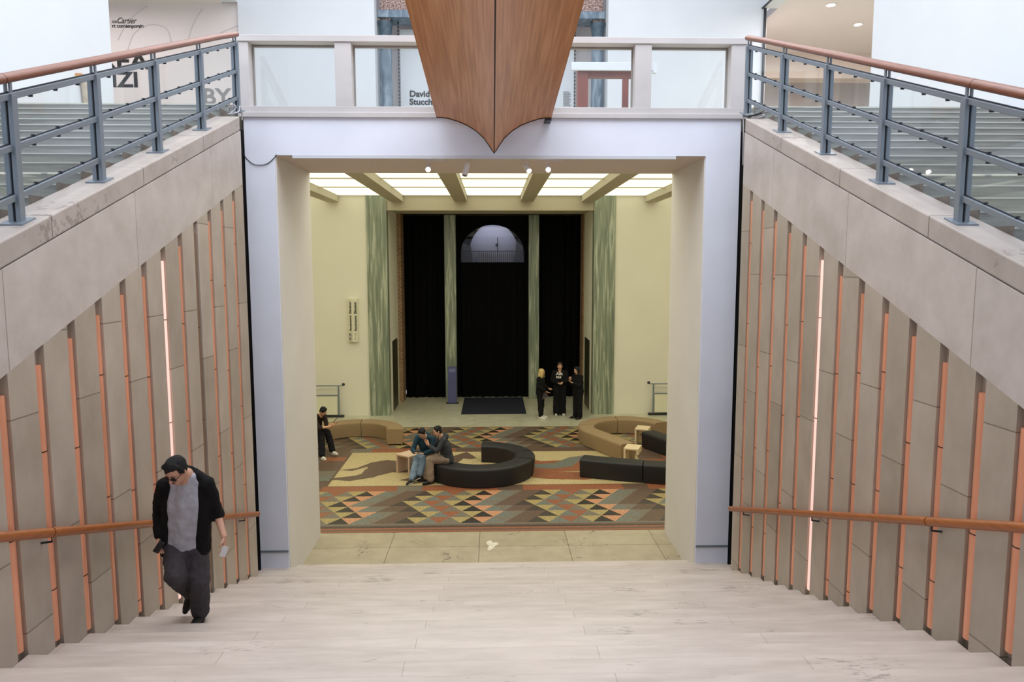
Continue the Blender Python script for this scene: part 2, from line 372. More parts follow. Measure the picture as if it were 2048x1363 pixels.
# ------------------------------------------------------------------ wall handrails of the lower flight
def wall_rail(x, sg, label, ya, za, yb, zb, seam):
    t = thing('handrail', label, 'handrail', (x, yb, zb))
    bm = bmesh.new(); ym = seam; zm = za+(zb-za)*(ym-ya)/(yb-ya)
    tube(bm, [(x, ya, za), (x, ym-.003, zm)], .036, 14, rx=.03)
    tube(bm, [(x, ym+.003, zm), (x, yb-.03, zb+.03*.32), (x, yb, zb)], [.036, .036, .03], 14)
    link('rail', bm, M['railwood2'], t, auto=True)
    for i in range(5):
        y = 1.2+i*2.0; z = za+(zb-za)*(y-ya)/(yb-ya)
        bm = bmesh.new(); tube(bm, [(x, y, z-.02), (x, y, z-.07), (x-sg*.078, y, z-.08)], .009, 8); link('bracket', bm, M['darksteel'], t)
sl = .325
wall_rail(XR-.08, -1, 'orange brown wooden handrail fixed to the right-hand stone wall', .6, H-1.959+sl*(5.243-.6), 9.738, H-1.959-sl*(9.738-5.243), 5.243)
wall_rail(XL+.08, 1, 'orange brown wooden handrail on the left-hand wall behind the climbing man', .6, H-2.43+.324*(6.677-.6), 9.72, H-2.43-.324*(9.72-6.677), 5.2)

# ------------------------------------------------------------------ upper flights and floors
def upper_flight(x0, x1, label):
    t = thing('staircase', label, 'staircase', ((x0+x1)/2, 10.3, ZU))
    for n in range(-13, 15):
        yn = 5.14+.38*n; zn = H+.270+.142*n
        if yn < -.2: continue
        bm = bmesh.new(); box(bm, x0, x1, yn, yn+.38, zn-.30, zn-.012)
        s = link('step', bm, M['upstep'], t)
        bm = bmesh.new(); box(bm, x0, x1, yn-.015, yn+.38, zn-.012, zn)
        link('tread', bm, M['upnose'], s)
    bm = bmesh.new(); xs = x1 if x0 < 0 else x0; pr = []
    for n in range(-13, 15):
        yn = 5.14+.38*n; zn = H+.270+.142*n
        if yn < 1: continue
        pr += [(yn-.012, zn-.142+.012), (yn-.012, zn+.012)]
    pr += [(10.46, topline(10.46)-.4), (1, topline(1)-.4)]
    prismX(bm, pr, *( (xs, xs+.012) if x0 < 0 else (xs-.012, xs))); link('string_board', bm, mat('shaded_dirty_stone', (122, 114, 106), .6, var=.25, scale=9), t)  # dark tone stands for shade and dirt on the step ends
    # plinth below so nothing hangs in the air
    bm = bmesh.new(); prismX(bm, [(0, H-1.9), (10.46, H-1.9), (10.46, ZU-.32), (5, H-.10)], x0, x1); link('base', bm, M['upstep'], t)
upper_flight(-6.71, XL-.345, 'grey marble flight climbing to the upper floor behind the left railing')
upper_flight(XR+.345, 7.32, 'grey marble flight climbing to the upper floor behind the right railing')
bm = bmesh.new()
box(bm, -6.73, -3.69, 10.47, 12.2, ZU-.30, ZU); box(bm, 3.77, 7.34, 10.47, 12.2, ZU-.30, ZU); box(bm, -6.73, -3.62, 12.2, 24, ZU-.02, ZU); box(bm, 3.7, 7.34, 12.2, 24, ZU-.02, ZU); box(bm, -3.62, 3.7, 10.95, 24, ZU-.02, ZU)
box(bm, -14, -6.73, 13.8, 24, ZU-.02, ZU); box(bm, 7.34, 14, 14.2, 30, ZU-.02, ZU)
link('floor.001', bm, M['palemarble'], kind='structure')
# landing under the camera
B('floor.002', -6.73, 7.34, -3, ny(-9)-1.15-.05, nz(-9)-.3, nz(-9), M['stepstone'], kind='structure')

# side walls of the big hall and the end wall of the upper floor
TOP = H+9.6
B('wall_left_upper', -7.13, -6.73, -3, 13.33, H-2.2, TOP, M['white'], kind='structure')
B('wall_right_upper', 7.34, 7.74, -3, 14.15, H-2.2, TOP, M['white'], kind='structure')
YE = 20.0
bm = bmesh.new(); box(bm, -7.13, -6.73, 13.33, YE, H+6.95, TOP); link('wall_left_lintel', bm, M['white'], kind='structure')
bm = bmesh.new(); box(bm, 7.34, 7.74, 14.15, YE, H+6.9, TOP); link('wall_right_lintel', bm, M['white'], kind='structure')
def Xat(px, Y): return P(px, 100, Y).x
xa, xb_ = Xat(750, YE), Xat(1216, YE)
bm = bmesh.new(); box(bm, -6.73, xa, YE, YE+.4, ZU, TOP); link('wall_back_upper_left', bm, M['white'], kind='structure')
bm = bmesh.new(); box(bm, xb_, 7.42, YE, YE+.4, ZU, TOP); link('wall_back_upper_right', bm, M['white'], kind='structure')
B('trim_1', 7.36, 7.42, YE-.05, YE-.0, ZU, H+6.9, M['darksteel'], kind='structure')
B('trim_2', 7.30, 7.34, 14.16, YE, H+6.88, H+6.92, M['darksteel'], kind='structure')
# left side room
B('wall_text', -14, -6.73, YE+.1, YE+.4, ZU, H+7.2, M['pinkwall'], kind='structure')
B('ceiling_side_left', -14, -7.13, 13.5, YE+.1, H+6.95, H+7.15, M['pinkwall'], kind='structure')
B('wall_side_left', -14.2, -14, 13.5, YE+.4, ZU, H+7.2, M['pinkwall'], kind='structure')
# right side room
B('ceiling_side_right', 7.74, 14, 14.2, 28, H+6.9, H+7.1, M['pinkwall'], kind='structure')
B('wall_side_right', 14, 14.2, 14.2, 28.4, ZU, H+7.2, M['pinkwall'], kind='structure')
bm = bmesh.new(); box(bm, 7.42, 9.6, 26, 26.3, H+5.9, H+6.9); box(bm, 9.6, 14, 26, 26.3, ZU, H+6.9); box(bm, 7.42, 9.6, 27.8, 28.1, ZU, H+6.9)
link('wall_side_end', bm, M['pinkwall'], kind='structure')
B('wall_side_inner', 7.42, 7.6, YE+.4, 27.8, ZU, H+6.9, M['pinkwall'], kind='structure')
B('trim_3', 8.2, 14, 24.0, 24.6, H+6.1, H+6.9, M['beige'], kind='structure')
for i, (px_, py_) in enumerate(((1662, 9), (1716, 48))):
    d = P(px_, py_, 1); Yc = (6.9)/(d.z-H); c = Vector((d.x*Yc, Yc, H+6.9))
    t = thing('ceiling_light', ['round recessed ceiling light near the top edge beyond the right railing', 'round recessed ceiling light, lower and further right of the two'][i], 'ceiling light', c, 'recessed ceiling lights')
    bm = bmesh.new(); lathe(bm, [(.14, -.02), (.14, 0)], c); link('trim_ring', bm, M['track'], t)
    bm = bmesh.new(); lathe(bm, [(.10, -.026), (.10, -.02)], c); link('diffuser', bm, M['lens'], t)

# ---- lettering on the upper walls
tw = YE+.095
def wtext(name, s, px_, py_, caph, Y, m, label, cat='lettering', bold=0, sx=1):
    c = P(px_, py_, Y); size = caph/FPX*Y/.69
    o = text(name, s, size, c, FRONT, m, bold=bold, sx=sx); return tag(o, label, cat)
wtext('wall_lettering', 'REA', 198, 137, 29, tw, M['text'], 'large black capitals REA on the pinkish wall above the left handrail', bold=.014, sx=1.26)
wtext('wall_lettering', 'NZI', 198, 173, 27, tw, M['text'], 'large black capitals NZI under the REA line', bold=.014, sx=1.15)
wtext('wall_lettering', 'BY', 405, 208, 29, tw, M['textg'], 'large grey capitals BY low on the pinkish wall by the corner post', bold=.012, sx=1.1)
wtext('wall_lettering', 'rt contemporain', 224, 55, 6.5, tw, M['text'], 'small black line rt contemporain high on the pinkish wall', bold=.003, sx=.95)
o = wtext('wall_lettering', 'on', 224, 46, 6.5, tw, M['text'], 'small black script line onCartier above the words rt contemporain')
c = P(233, 46.5, tw)
tt = text('script_word', 'Cartier', 10.5/FPX*tw/.69, c, FRONT @ Matrix(((1, .35, 0), (0, 1, 0), (0, 0, 1))), M['text'], sx=.8)
tt.parent = o
for i, pts in enumerate([[(236, 80), (250, 52), (270, 30), (295, 12)], [(255, 100), (268, 68), (290, 52), (315, 50), (335, 60), (344, 90)], [(375, 90), (382, 60), (394, 34), (405, 18)], [(440, 66), (460, 58), (478, 50)]]):
    bm = bmesh.new(); P3 = [P(x, y, tw) for x, y in pts]
    sm = []
    for j in range(len(P3)-1):
        p0, p1, p2, p3 = P3[max(j-1, 0)], P3[j], P3[j+1], P3[min(j+2, len(P3)-1)]
        for q in range(6):
            u = q/6; sm.append(.5*((2*p1)+(p2-p0)*u+(2*p0-5*p1+4*p2-p3)*u*u+(3*p1-p0-3*p2+p3)*u**3))
    sm.append(P3[-1]); tube(bm, sm, .010, 6)
    tag(link('wall_drawing_line', bm, M['line']), ['thin grey line rising left of the small wall lettering', 'thin grey arch line drawn over the REA lettering', 'thin grey curved line right of the arch line', 'short thin grey line at the right end of the pinkish wall'][i], 'wall drawing', 'line drawing on the pinkish wall')

# ---- alcove with blue marble columns behind the balustrade
YA = YE+.5
B('wall_alcove', xa-.3, xb_+.3, YE+1.6, YE+1.8, ZU, TOP, M['pinkwall'], kind='structure')
t = thing('entablature', 'dark blue grey marble beam under a speckled frieze behind the wooden hull', 'beam', ((xa+xb_)/2, YA, H+6))
z = lambda py_, Y=YA: P(1000, py_, Y).z
bm = bmesh.new(); box(bm, xa+.02, xb_-.02, YA-.1, YA+.6, z(38), z(24)); link('architrave', bm, M['bluemarble'], t)
bm = bmesh.new(); box(bm, xa+.08, xb_-.08, YA, YA+.6, z(24), z(-60)); link('frieze', bm, M['speckle'], t)
for i, (xl, xr) in enumerate(((755, 782), (1185, 1211))):
    x0, x1 = Xat(xl, YA), Xat(xr, YA); cx = (x0+x1)/2; r = (x1-x0)/2
    t = thing('marble_column', ['blue grey marble column left of the wooden hull', 'blue grey marble column right of the wooden hull'][i], 'column', (cx, YA+.1, ZU), 'upper marble columns')
    bm = bmesh.new(); lathe(bm, [(r*1.08, 0), (r*1.0, (z(70)-ZU))], (cx, YA+.2, ZU), 28); link('shaft', bm, M['bluemarble'], t, auto=True)
    bm = bmesh.new(); lathe(bm, [(r*.95, z(70)-ZU), (r*1.1, z(52)-ZU), (r*1.25, z(44)-ZU), (r*1.25, z(42)-ZU)], (cx, YA+.2, ZU), 28); link('capital', bm, mat('dark_blue_marble', (74, 92, 104), .4, var=.25, scale=10), t, auto=True)
    bm = bmesh.new(); box(bm, cx-r*.9, cx+r*.9, YA+.02, YA+.5, z(42), z(38)); link('block', bm, M['speckle'], t)
for i, px_ in enumerate((797, 1150)):
    bm = bmesh.new(); za, zb = z(37), ZU+.03; n = 44
    for j in range(n):
        c = Vector((Xat(px_, YA+.3), YA+.3, zb+(za-zb)*(j+.5)/n)); hh = (za-zb)/n*.34
        lathe(bm, [(.012, -hh), (.028, 0), (.012, hh)], c, 6)
    for j in range(n-1):
        c = zb+(za-zb)*(j+1)/n; box(bm, Xat(px_, YA+.3)-.006, Xat(px_, YA+.3)+.006, YA+.295, YA+.305, c-.04, c+.04)
    tag(link('hanging_chain', bm, M['darksteel']), ['thin dark beaded chain left of the name lettering', 'thin dark beaded chain right of the wooden hull'][i], 'chain', 'beaded chains in the alcove')
pz = YE+1.2
B('wall_display', Xat(800, pz), Xat(1148, pz), pz+.01, pz+.2, ZU, z(60, pz), M['white'], kind='structure')
wtext('wall_lettering', 'David', 819, 193, 11, pz, M['text'], 'black name David beside the left edge of the wooden hull', bold=.007, sx=1.05)
wtext('wall_lettering', 'Stucchi', 819, 209, 11, pz, M['text'], 'black word Stucc, cut off by the hull, under the name David', bold=.007, sx=1.05)
bm = bmesh.new()
for j in range(13):
    zt = P(1130, 184+j*2.3, pz).z; box(bm, Xat(1127, pz), Xat(1139+(j*7 % 5), pz), pz-.004, pz+.01, zt, zt+.012)
tag(link('wall_caption', bm, M['textg']), 'small block of grey caption lines on the wall right of the hull', 'caption')
# wooden frame with white bar seen through the right part of the balustrade
Yb = 13.2
t = thing('wooden_stand', 'red brown wooden frame with a white top bar behind the balustrade', 'stand', (P(1164, 213, Yb).x, Yb, ZU))
x = lambda p: P(p, 150, Yb).x
zz = lambda p: P(1200, p, Yb).z
B('post', x(1154), x(1175), Yb-.1, Yb+.1, ZU, zz(129), M['redwood'], t, bevel=.01)
B('crossbar', x(1175), x(1268), Yb-.06, Yb+.08, zz(156), zz(142), M['redwood'], t, bevel=.006)
B('post', x(1256), x(1268), Yb+.5, Yb+.6, ZU, zz(142), M['redwood'], t)
B('top_bar', x(1141), x(1308), Yb-.16, Yb-.1, zz(145), zz(129), M['white'], t, bevel=.006)
B('top_bar_end', x(1302), x(1309), Yb-.18, Yb-.08, zz(150), zz(129), M['white'], t)

# small things on the flanking walls
c = P(172, 155, 12.3); xw = -6.73
t = thing('wall_fitting', 'small wooden fitting on the white wall behind the left railing', 'wall fitting', (xw, 12.3, c.z))
B('block', xw, xw+.10, 12.15, 12.45, c.z-.02, c.z+.03, mat('golden_wood', (190, 140, 84), .5, var=.15), t)
bm = bmesh.new(); tube(bm, [(xw+.05, 12.3, c.z-.02), (xw+.05, 12.32, c.z-.42)], .05, 8); link('hanging_end', bm, mat('pale_wood', (176, 164, 146), .7, var=.2), t)
c = P(1786, 164, 13.2)
t = thing('wall_plate', 'tiny orange and white plate on the white wall under the right handrail', 'sign', (7.34, 13.2, c.z))
B('plate', 7.31, 7.34, 13.05, 13.3, c.z-.05, c.z+.05, M['track'], t); B('mark', 7.305, 7.31, 13.1, 13.22, c.z-.03, c.z+.03, mat('orange_mark', (200, 130, 60), .5), t)

# ------------------------------------------------------------------ portal
bm = bmesh.new()
XJ = 3.13; YP = 12.58; ZS = H+1.59
zbL = nz(14)
def jamb(sg, xo):
    bm2 = bmesh.new(); a, b = sorted((sg*XJ, xo))
    box(bm2, a, b, YF, YP, nz(16)+.02 if False else 0.0, ZS)
    return bm2
wp = link('wall_portal', jamb(-1, -3.557), M['portal'], kind='structure')
o = link('portal_jamb', jamb(1, 3.635), M['portal'], wp)
bm = bmesh.new(); box(bm, -3.557, 3.635, YF, YP, ZS, ZU-.15); link('portal_lintel', bm, M['portal'], wp)
bm = bmesh.new(); box(bm, -XJ-.0, -XJ+.012, YF+.03, YP-.02, 0, ZS); box(bm, XJ-.012, XJ, YF+.03, YP-.02, 0, ZS); link('jamb_lining', bm, M['jamb'], wp)
bm = bmesh.new(); box(bm, -XJ+.012, XJ-.012, YF+.05, YP-.02, ZS-.012, ZS); link('soffit', bm, M['beige'], wp)
bm = bmesh.new(); box(bm, -XJ+.25, XJ-.44, YF-.004, YF+.05, ZS-.045, ZS+.0); link('soffit_lip', bm, M['white'], wp)
bm = bmesh.new()
for a, b in ((-3.557, -XJ), (XJ, 3.635)): box(bm, a, b, YF-.012, YF, nz(14)+.01, nz(14)+.04)
link('metal_foot', bm, M['steel'], wp)
# dark gap either side, between stair walls and portal
B('wall_gap_left', -4.2, -3.557, YF+.05, YF+.2, 0, ZU-.32, M['void'], kind='structure')
B('wall_gap_right', 3.635, 4.2, YF+.05, YF+.2, 0, ZU-.32, M['void'], kind='structure')
B('wall_gap_side_left', -3.80, -3.70, Y1, YF+.05, 0, ZU-.33, M['void'], kind='structure')
B('wall_gap_side_right', 3.78, 3.88, Y1, YF+.05, 0, ZU-.33, M['void'], kind='structure')

# ------------------------------------------------------------------ balustrade on the portal
bt = thing('balustrade', 'pale stone framed balustrade with glass panes above the portal', 'balustrade', (0, YF, ZU))
B('ledge', -3.62, 3.72, YF-.04, YF+.32, H+2.115, H+2.185, M['balstone'], bt, bevel=.006)
B('base_course', -3.60, 3.72, YF-.01, YF+.30, H+2.185, H+2.275, M['balstone'], bt, bevel=.005)
B('top_rail', -3.70, 3.76, YF-.02, YF+.29, H+3.165, H+3.255, M['balstone'], bt, bevel=.006)
posts = [(-3.60, -3.454), (-2.237, -2.003), (-.85, -.62), (.64, .87), (2.069, 2.308), (3.467, 3.72)]
for a, b in posts: B('post', a, b, YF, YF+.27, H+2.275, H+3.165, M['balstone'], bt, bevel=.006)
for (a0, a1), (b0, b1) in zip(posts, posts[1:]):
    B('glass_pane', a1+.03, b0-.03, YF+.19, YF+.2, H+2.28, H+3.14, M['glass'], bt)
    bm = bmesh.new(); box(bm, a1, a1+.02, YF+.17, YF+.22, H+2.28, H+3.16); box(bm, b0-.02, b0, YF+.17, YF+.22, H+2.28, H+3.16); box(bm, a1+.02, b0-.02, YF+.17, YF+.22, H+3.14, H+3.16)
    link('pane_frame', bm, M['balframe'], bt)

# ------------------------------------------------------------------ steel railings on the copings
def railing(xc, sg, label, ylist):
    t = thing('stair_railing', label, 'railing', (xc, 5.43, topline(5.43)))
    ya, yb = 3.0, 10.27
    g = lambda y, dz: topline(y)+dz
    cc = lambda y, dz: (xc, y, g(y, dz))
    bm = bmesh.new()
    pts = [cc(ya, 1.03), cc(5.36, 1.03)]
    tube(bm, pts, .036, 14, rx=.046); tube(bm, [cc(5.366, 1.03), cc(9.6, 1.03), cc(10.27, 1.02)], .036, 14, rx=.046)
    link('wooden_handrail', bm, M['railwood'], t, auto=True)
    for nm, dz in (('top_bar', .90), ('middle_bar', .54), ('bottom_bar', .185)):
        bm = bmesh.new(); beam(bm, cc(ya, dz), cc(yb, dz), .05, .045); link(nm, bm, M['steel'], t, bevel=.004)
        bm = bmesh.new(); beam(bm, (xc, ya, g(ya, dz+.028)), (xc, yb, g(yb, dz+.028)), .012, .012); link('glazing_strip', bm, M['darksteel'], t)
    for y in ylist:
        zb = topline(y)
        bm = bmesh.new(); box(bm, xc-.045, xc-.010, y-.03, y+.03, zb-.012, zb+.91); box(bm, xc+.010, xc+.045, y-.03, y+.03, zb-.012, zb+.91)
        p = link('post', bm, M['steel'], t, bevel=.003)
        B('post_core', xc-.010, xc+.010, y-.015, y+.02, zb, zb+.90, M['darksteel'], p)
        bm = bmesh.new(); prismX(bm, [(y-.08, topline(y-.08)), (y+.08, topline(y+.08)), (y+.08, topline(y+.08)+.012), (y-.08, topline(y-.08)+.012)], xc-.085, xc+.085)
        link('base_plate', bm, M['steel'], p)
        bm = bmesh.new(); box(bm, xc-.024, xc-.010, y-.012, y+.012, zb+.90, zb+1.02); box(bm, xc+.010, xc+.024, y-.012, y+.012, zb+.90, zb+1.02)
        link('handrail_stem', bm, M['steel'], p)
    ends = [ya]+list(ylist)
    clip = None
    for y0, y1 in zip(ends, ends[1:]):
        if y1 < 4: continue
        a, b = y0+.04, y1-.04
        for lo, hi in ((.215, .51), (.57, .87)):
            bm = bmesh.new(); prismX(bm, [(a, g(a, lo)), (b, g(b, lo)), (b, g(b, hi)), (a, g(a, hi))], xc-.003, xc+.003); link('glass_pane', bm, M['glass'], t)
        for q in (.2, .5, .8):
            y = a+(b-a)*q
            for dz, s in ((.90, -1), (.54, 1), (.54, -1), (.185, 1)):
                if clip is None:
                    bm = bmesh.new(); box(bm, -.015, .015, -.007, .007, -.011, .011); clip = link('glass_clip', bm, M['darksteel'], t); o = clip
                else:
                    o = clip.copy(); COL.objects.link(o); o.parent = t
                o.matrix_parent_inverse = Matrix.Translation(-t.location); o.location = (xc, y, g(y, dz+s*.030))
PY = [4.25, 5.43, 6.59, 7.755, 8.95, 10.2]
railing(XR+.15, 1, 'grey steel glass railing with red brown wooden handrail on right stone parapet', PY)
railing(XL-.15, -1, 'grey steel glass railing with red brown wooden handrail on left stone parapet', PY)

# loose cables
def cable(pts, r, m, label, group=None):
    P3 = [Vector(p) for p in pts]; sm = []
    for j in range(len(P3)-1):
        p0, p1, p2, p3 = P3[max(j-1, 0)], P3[j], P3[j+1], P3[min(j+2, len(P3)-1)]
        for q in range(8):
            u = q/8; sm.append(.5*((2*p1)+(p2-p0)*u+(2*p0-5*p1+4*p2-p3)*u*u+(3*p1-p0-3*p2+p3)*u**3))
    sm.append(P3[-1]); bm = bmesh.new(); tube(bm, sm, r, 6)
    return tag(link('cable', bm, m, smooth=True), label, 'cable', group)
yc = YF-.012
cable([P(484, 232, 10.2), P(485, 262, 10.3), P(483, 296, 10.5), P(490, 313, yc), P(505, 327, yc), P(520, 330, yc), P(535, 327, yc), P(550, 314, yc), P(553, 309, yc)], .006, M['cabled'], 'thin grey cable sagging across the left top corner of the portal')
cable([P(455, 222, 10.0), P(460, 212, 10.0), P(468, 210, 10.0), P(472, 216, 10.02), P(462, 226, 10.0), P(456, 228, 9.95), P(470, 226, 9.95), P(478, 222, 10.05), P(480, 212, 10.1), P(484, 228, 10.2), P(484, 240, 10.2)], .008, M['cable'], 'coil of white cable at the left corner of the balustrade')
cable([P(1486, 232, 10.2), P(1500, 228, 10.0), P(1515, 230, 9.9), P(1528, 229, 9.8), P(1520, 234, 9.8), P(1502, 234, 10.0), P(1488, 232, 10.2), P(1487, 262, 10.2), P(1486, 330, 10.3)], .008, M['cable'], 'white cable hanging at the right corner of the balustrade')
cable([P(1487, 231, 10.15), P(1497, 233, 9.95), P(1512, 229, 9.85), P(1524, 226, 9.8)], .014, M['cabled'], 'short black cable end lying on the right parapet corner')

# ------------------------------------------------------------------ wooden hull
prof = [(0, 0), (.1, .006), (.213, .03), (.373, .11), (.533, .215), (.693, .375), (.827, .58), (.907, .763), (.96, .90), (1, 1)]
t = thing('wooden_hull', 'large ship-like wooden hull hanging overhead and ending above the portal', 'wooden hull', (.03, 10.45, H+2.07))
cxh, hw = .03, .815
def sect(y):
    rise = .0856*(10.4-y); zt = H+2.085+rise; dr = .495
    L = [(cxh-hw+hw*u, zt-dr*d) for u, d in prof]; Rr = [(cxh+hw-hw*u, zt-dr*d) for u, d in prof[:-1]][::-1]
    return L+Rr, zt
bm = bmesh.new(); rings = []
for y in (10.40, 8.5, 6.5, 4.5, 2.5, .5):
    pts, zt = sect(y); pts = pts+[(cxh+hw, zt+.5), (cxh-hw, zt+.5)]
    rings.append([bm.verts.new((x, y, z_)) for x, z_ in pts])
n = len(rings[0])
for a, b in zip(rings, rings[1:]):
    for k in range(n): bm.faces.new((a[k], a[(k+1) % n], b[(k+1) % n], b[k]))
bm.faces.new(rings[0]); bm.faces.new(rings[-1][::-1])
link('hull_planking', bm, M['hull'], t, auto=True)
bm = bmesh.new(); pts, zt = sect(10.41)
tube(bm, [(x, 10.405, z_) for x, z_ in pts], .011, 6); link('end_edge', bm, M['hulledge'], t)
bm = bmesh.new(); tube(bm, [(cxh, y, sect(y)[1]-.495-.002) for y in (10.4, 5, .5)], .008, 6); link('keel_line', bm, M['hulledge'], t)
B('steel_bracket', cxh+hw-.09, cxh+hw, 10.41, YF-.0, H+2.045, H+2.085, M['darksteel'], t)
B('steel_hanger', cxh-.3, cxh+.3, 10.3, YF-.012, H+2.25, H+2.45, M['darksteel'], t)

# ------------------------------------------------------------------ track lights on the soffit edge
trk = []
for i, (a, b) in enumerate(((846, 889), (1083, 1125))):
    x0, x1 = P(a, 316, 10.93).x, P(b, 316, 10.93).x
    tag(B('light_track', x0, x1, 10.915, 10.945, ZS-.036, ZS-.012, M['track']), ['short white light track under the soffit left of the hull tip', 'short white light track under the soffit right of the hull tip'][i], 'light track', 'tracks under the portal soffit')
def spot_lamp(px_, tgt, label, lit, L=.16):
    p = P(px_, 316, 10.93); top = Vector((p.x, 10.93, ZS-.012)); piv = top-Vector((0, 0, .12))
    t = thing('spotlight', label, 'spotlight', top, 'spotlights under the portal soffit')
    bm = bmesh.new(); tube(bm, [top, piv], .008, 8); link('stem', bm, M['track'], t)
    d = (Vector(tgt)-piv).normalized()
    bm = bmesh.new(); tube(bm, [piv-d*.07, piv-d*.06, piv+d*(L-.07), piv+d*(L-.065)], [.03, .042, .042, .038], 16); link('housing', bm, M['track'], t, auto=True)
    bm = bmesh.new(); tube(bm, [piv+d*(L-.066), piv+d*(L-.058)], .034, 16); link('lens', bm, M['lens'] if lit else M['lensoff'], t)
    if lit:
        l = bpy.data.lights.new('spot', 'SPOT'); l.energy = 26; l.color = (1, .87, .78); l.spot_size = R_(62); l.spot_blend = .7; l.shadow_soft_size = .03
        o = bpy.data.objects.new('spot_beam', l); COL.objects.link(o); o.location = piv+d*(L-.05); o.rotation_mode = 'QUATERNION'; o.rotation_quaternion = d.to_track_quat('-Z', 'Y')
spot_lamp(857, (-1.0, 4.0, 2.9), 'leftmost lit white spotlight under the soffit, shining at the stairs', True)
spot_lamp(933, (-1.2, 10.2, 3.0), 'white cylindrical spotlight pointing down, between two lit ones on the left', False, .19)
spot_lamp(1054, (1.2, 9.2, 4.9), 'white spotlight right of the hull tip, turned sideways', True)
spot_lamp(1096, (.7, 4.0, 2.9), 'rightmost lit white spotlight under the portal soffit', True)

# ------------------------------------------------------------------ lower hall shell
ZC = H+2.0
B('wall_left', -8.2, -8, YP, YD+.6, 0, ZC+.24, M['hallwall'], kind='structure')
B('wall_right', 8, 8.2, YP, YD+.6, 0, ZC+.24, M['hallwall'], kind='structure')
bm = bmesh.new(); box(bm, -8, -3.98, YB, YB+.3, 0, ZC+.22); link('wall_back', bm, M['hallwall'], kind='structure')
bm = bmesh.new(); box(bm, 3.93, 8, YB, YB+.3, 0, ZC+.22); link('wall_back', bm, M['hallwall'], kind='structure')
bm = bmesh.new(); box(bm, -8, -3.56, YP-.3, YP, 0, ZC+.24); box(bm, 3.64, 8, YP-.3, YP, 0, ZC+.24); link('wall_front', bm, M['hallwall'], kind='structure')
B('ceiling', -8, 8, YP, YD+.6, ZC+.222, ZC+.24, M['hallwall'], kind='structure')
# recess around the openings
bm = bmesh.new(); box(bm, -3.34, 3.24, YB, YB+.3, ZC-.26, ZC+.2); box(bm, -3.5, 3.45, YB+.3, YD+.3, ZC-.2, ZC-.05); link('trim_recess_head', bm, M['beam'], kind='structure')
bm = bmesh.new(); box(bm, -3.62, -3.34, YB+.3, 25.35, 0, ZC-.2); link('wall_recess_left', bm, M['hallwall'], kind='structure')
bm = bmesh.new(); box(bm, 3.24, 3.6, YB+.3, 25.35, 0, ZC-.2); link('wall_recess_right', bm, M['hallwall'], kind='structure')
B('door_1', -3.34, -3.325, 23.75, 24.95, 0, 2.35, mat('dark_bronze_door', (58, 56, 38), .4, var=.1), kind='structure')
B('door_2', 3.225, 3.24, 23.75, 24.95, 0, 2.35, mat('dark_bronze_door', (58, 56, 38), .4, var=.1), kind='structure')
bm = bmesh.new(); box(bm, -3.50, -3.20, 25.35, YD, 0, H+1.86); box(bm, 3.20, 3.50, 25.35, YD, 0, H+1.86); box(bm, -3.50, 3.50, 25.5, YD, H+1.80, H+1.95)
link('trim_brick', bm, M['brick'], kind='structure')
B('wall_dark_back', -3.5, 3.5, YD+2.6, YD+2.8, 0, ZC, M['black2'], kind='structure')
bm = bmesh.new(); box(bm, -3.5, -3.4, YD, YD+2.6, 0, ZC); box(bm, 3.4, 3.5, YD, YD+2.6, 0, ZC); link('wall_dark_sides', bm, M['black2'], kind='structure')
for i, (a, b) in enumerate(((-3.98, -3.34), (3.24, 3.93))):
    bm = bmesh.new(); box(bm, a, b, YB-.05, YB+.3, 0, ZC+.2)
    tag(link('marble_pilaster', bm, M['green']), ['green veined marble pilaster left of the curtained openings', 'green veined marble pilaster right of the curtained openings'][i], 'pilaster', 'green marble pilasters')
for i, (a, b) in enumerate(((-1.72, -1.31), (1.30, 1.67))):
    bm = bmesh.new(); box(bm, a, b, YD-.35, YD-.05, .004, H+1.80)
    tag(link('marble_pillar', bm, M['green'], bevel=.01), ['green marble pillar between the left and middle black curtains, behind the blue panel', 'green marble pillar between the middle and right black curtains'][i], 'pillar', 'green marble pillars')
# curtains
def curtain(x0, x1, z1, label, seedv, y=YD+.06):
    rnd = random.Random(seedv); bm = bmesh.new(); n = 90; top = []; bot = []
    for i in range(n+1):
        u = i/n; x = x0+(x1-x0)*u; dy = .05*math.sin(u*(x1-x0)*26+seedv)+.03*math.sin(u*(x1-x0)*11)
        top.append(bm.verts.new((x, y+dy*.6, z1))); bot.append(bm.verts.new((x, y+dy, .012)))
    for i in range(n): bm.faces.new((bot[i], bot[i+1], top[i+1], top[i]))
    return tag(link('curtain', bm, M['black'], smooth=True), label, 'curtain', 'black curtains')
curtain(-3.2, -1.5, H+1.9, 'black curtain filling the left opening', 1)
curtain(1.5, 3.2, H+1.9, 'black curtain filling the right opening behind the standing group', 2)
curtain(-1.4, 1.4, H+.02, 'black curtain filling the middle opening under the arched window', 3)
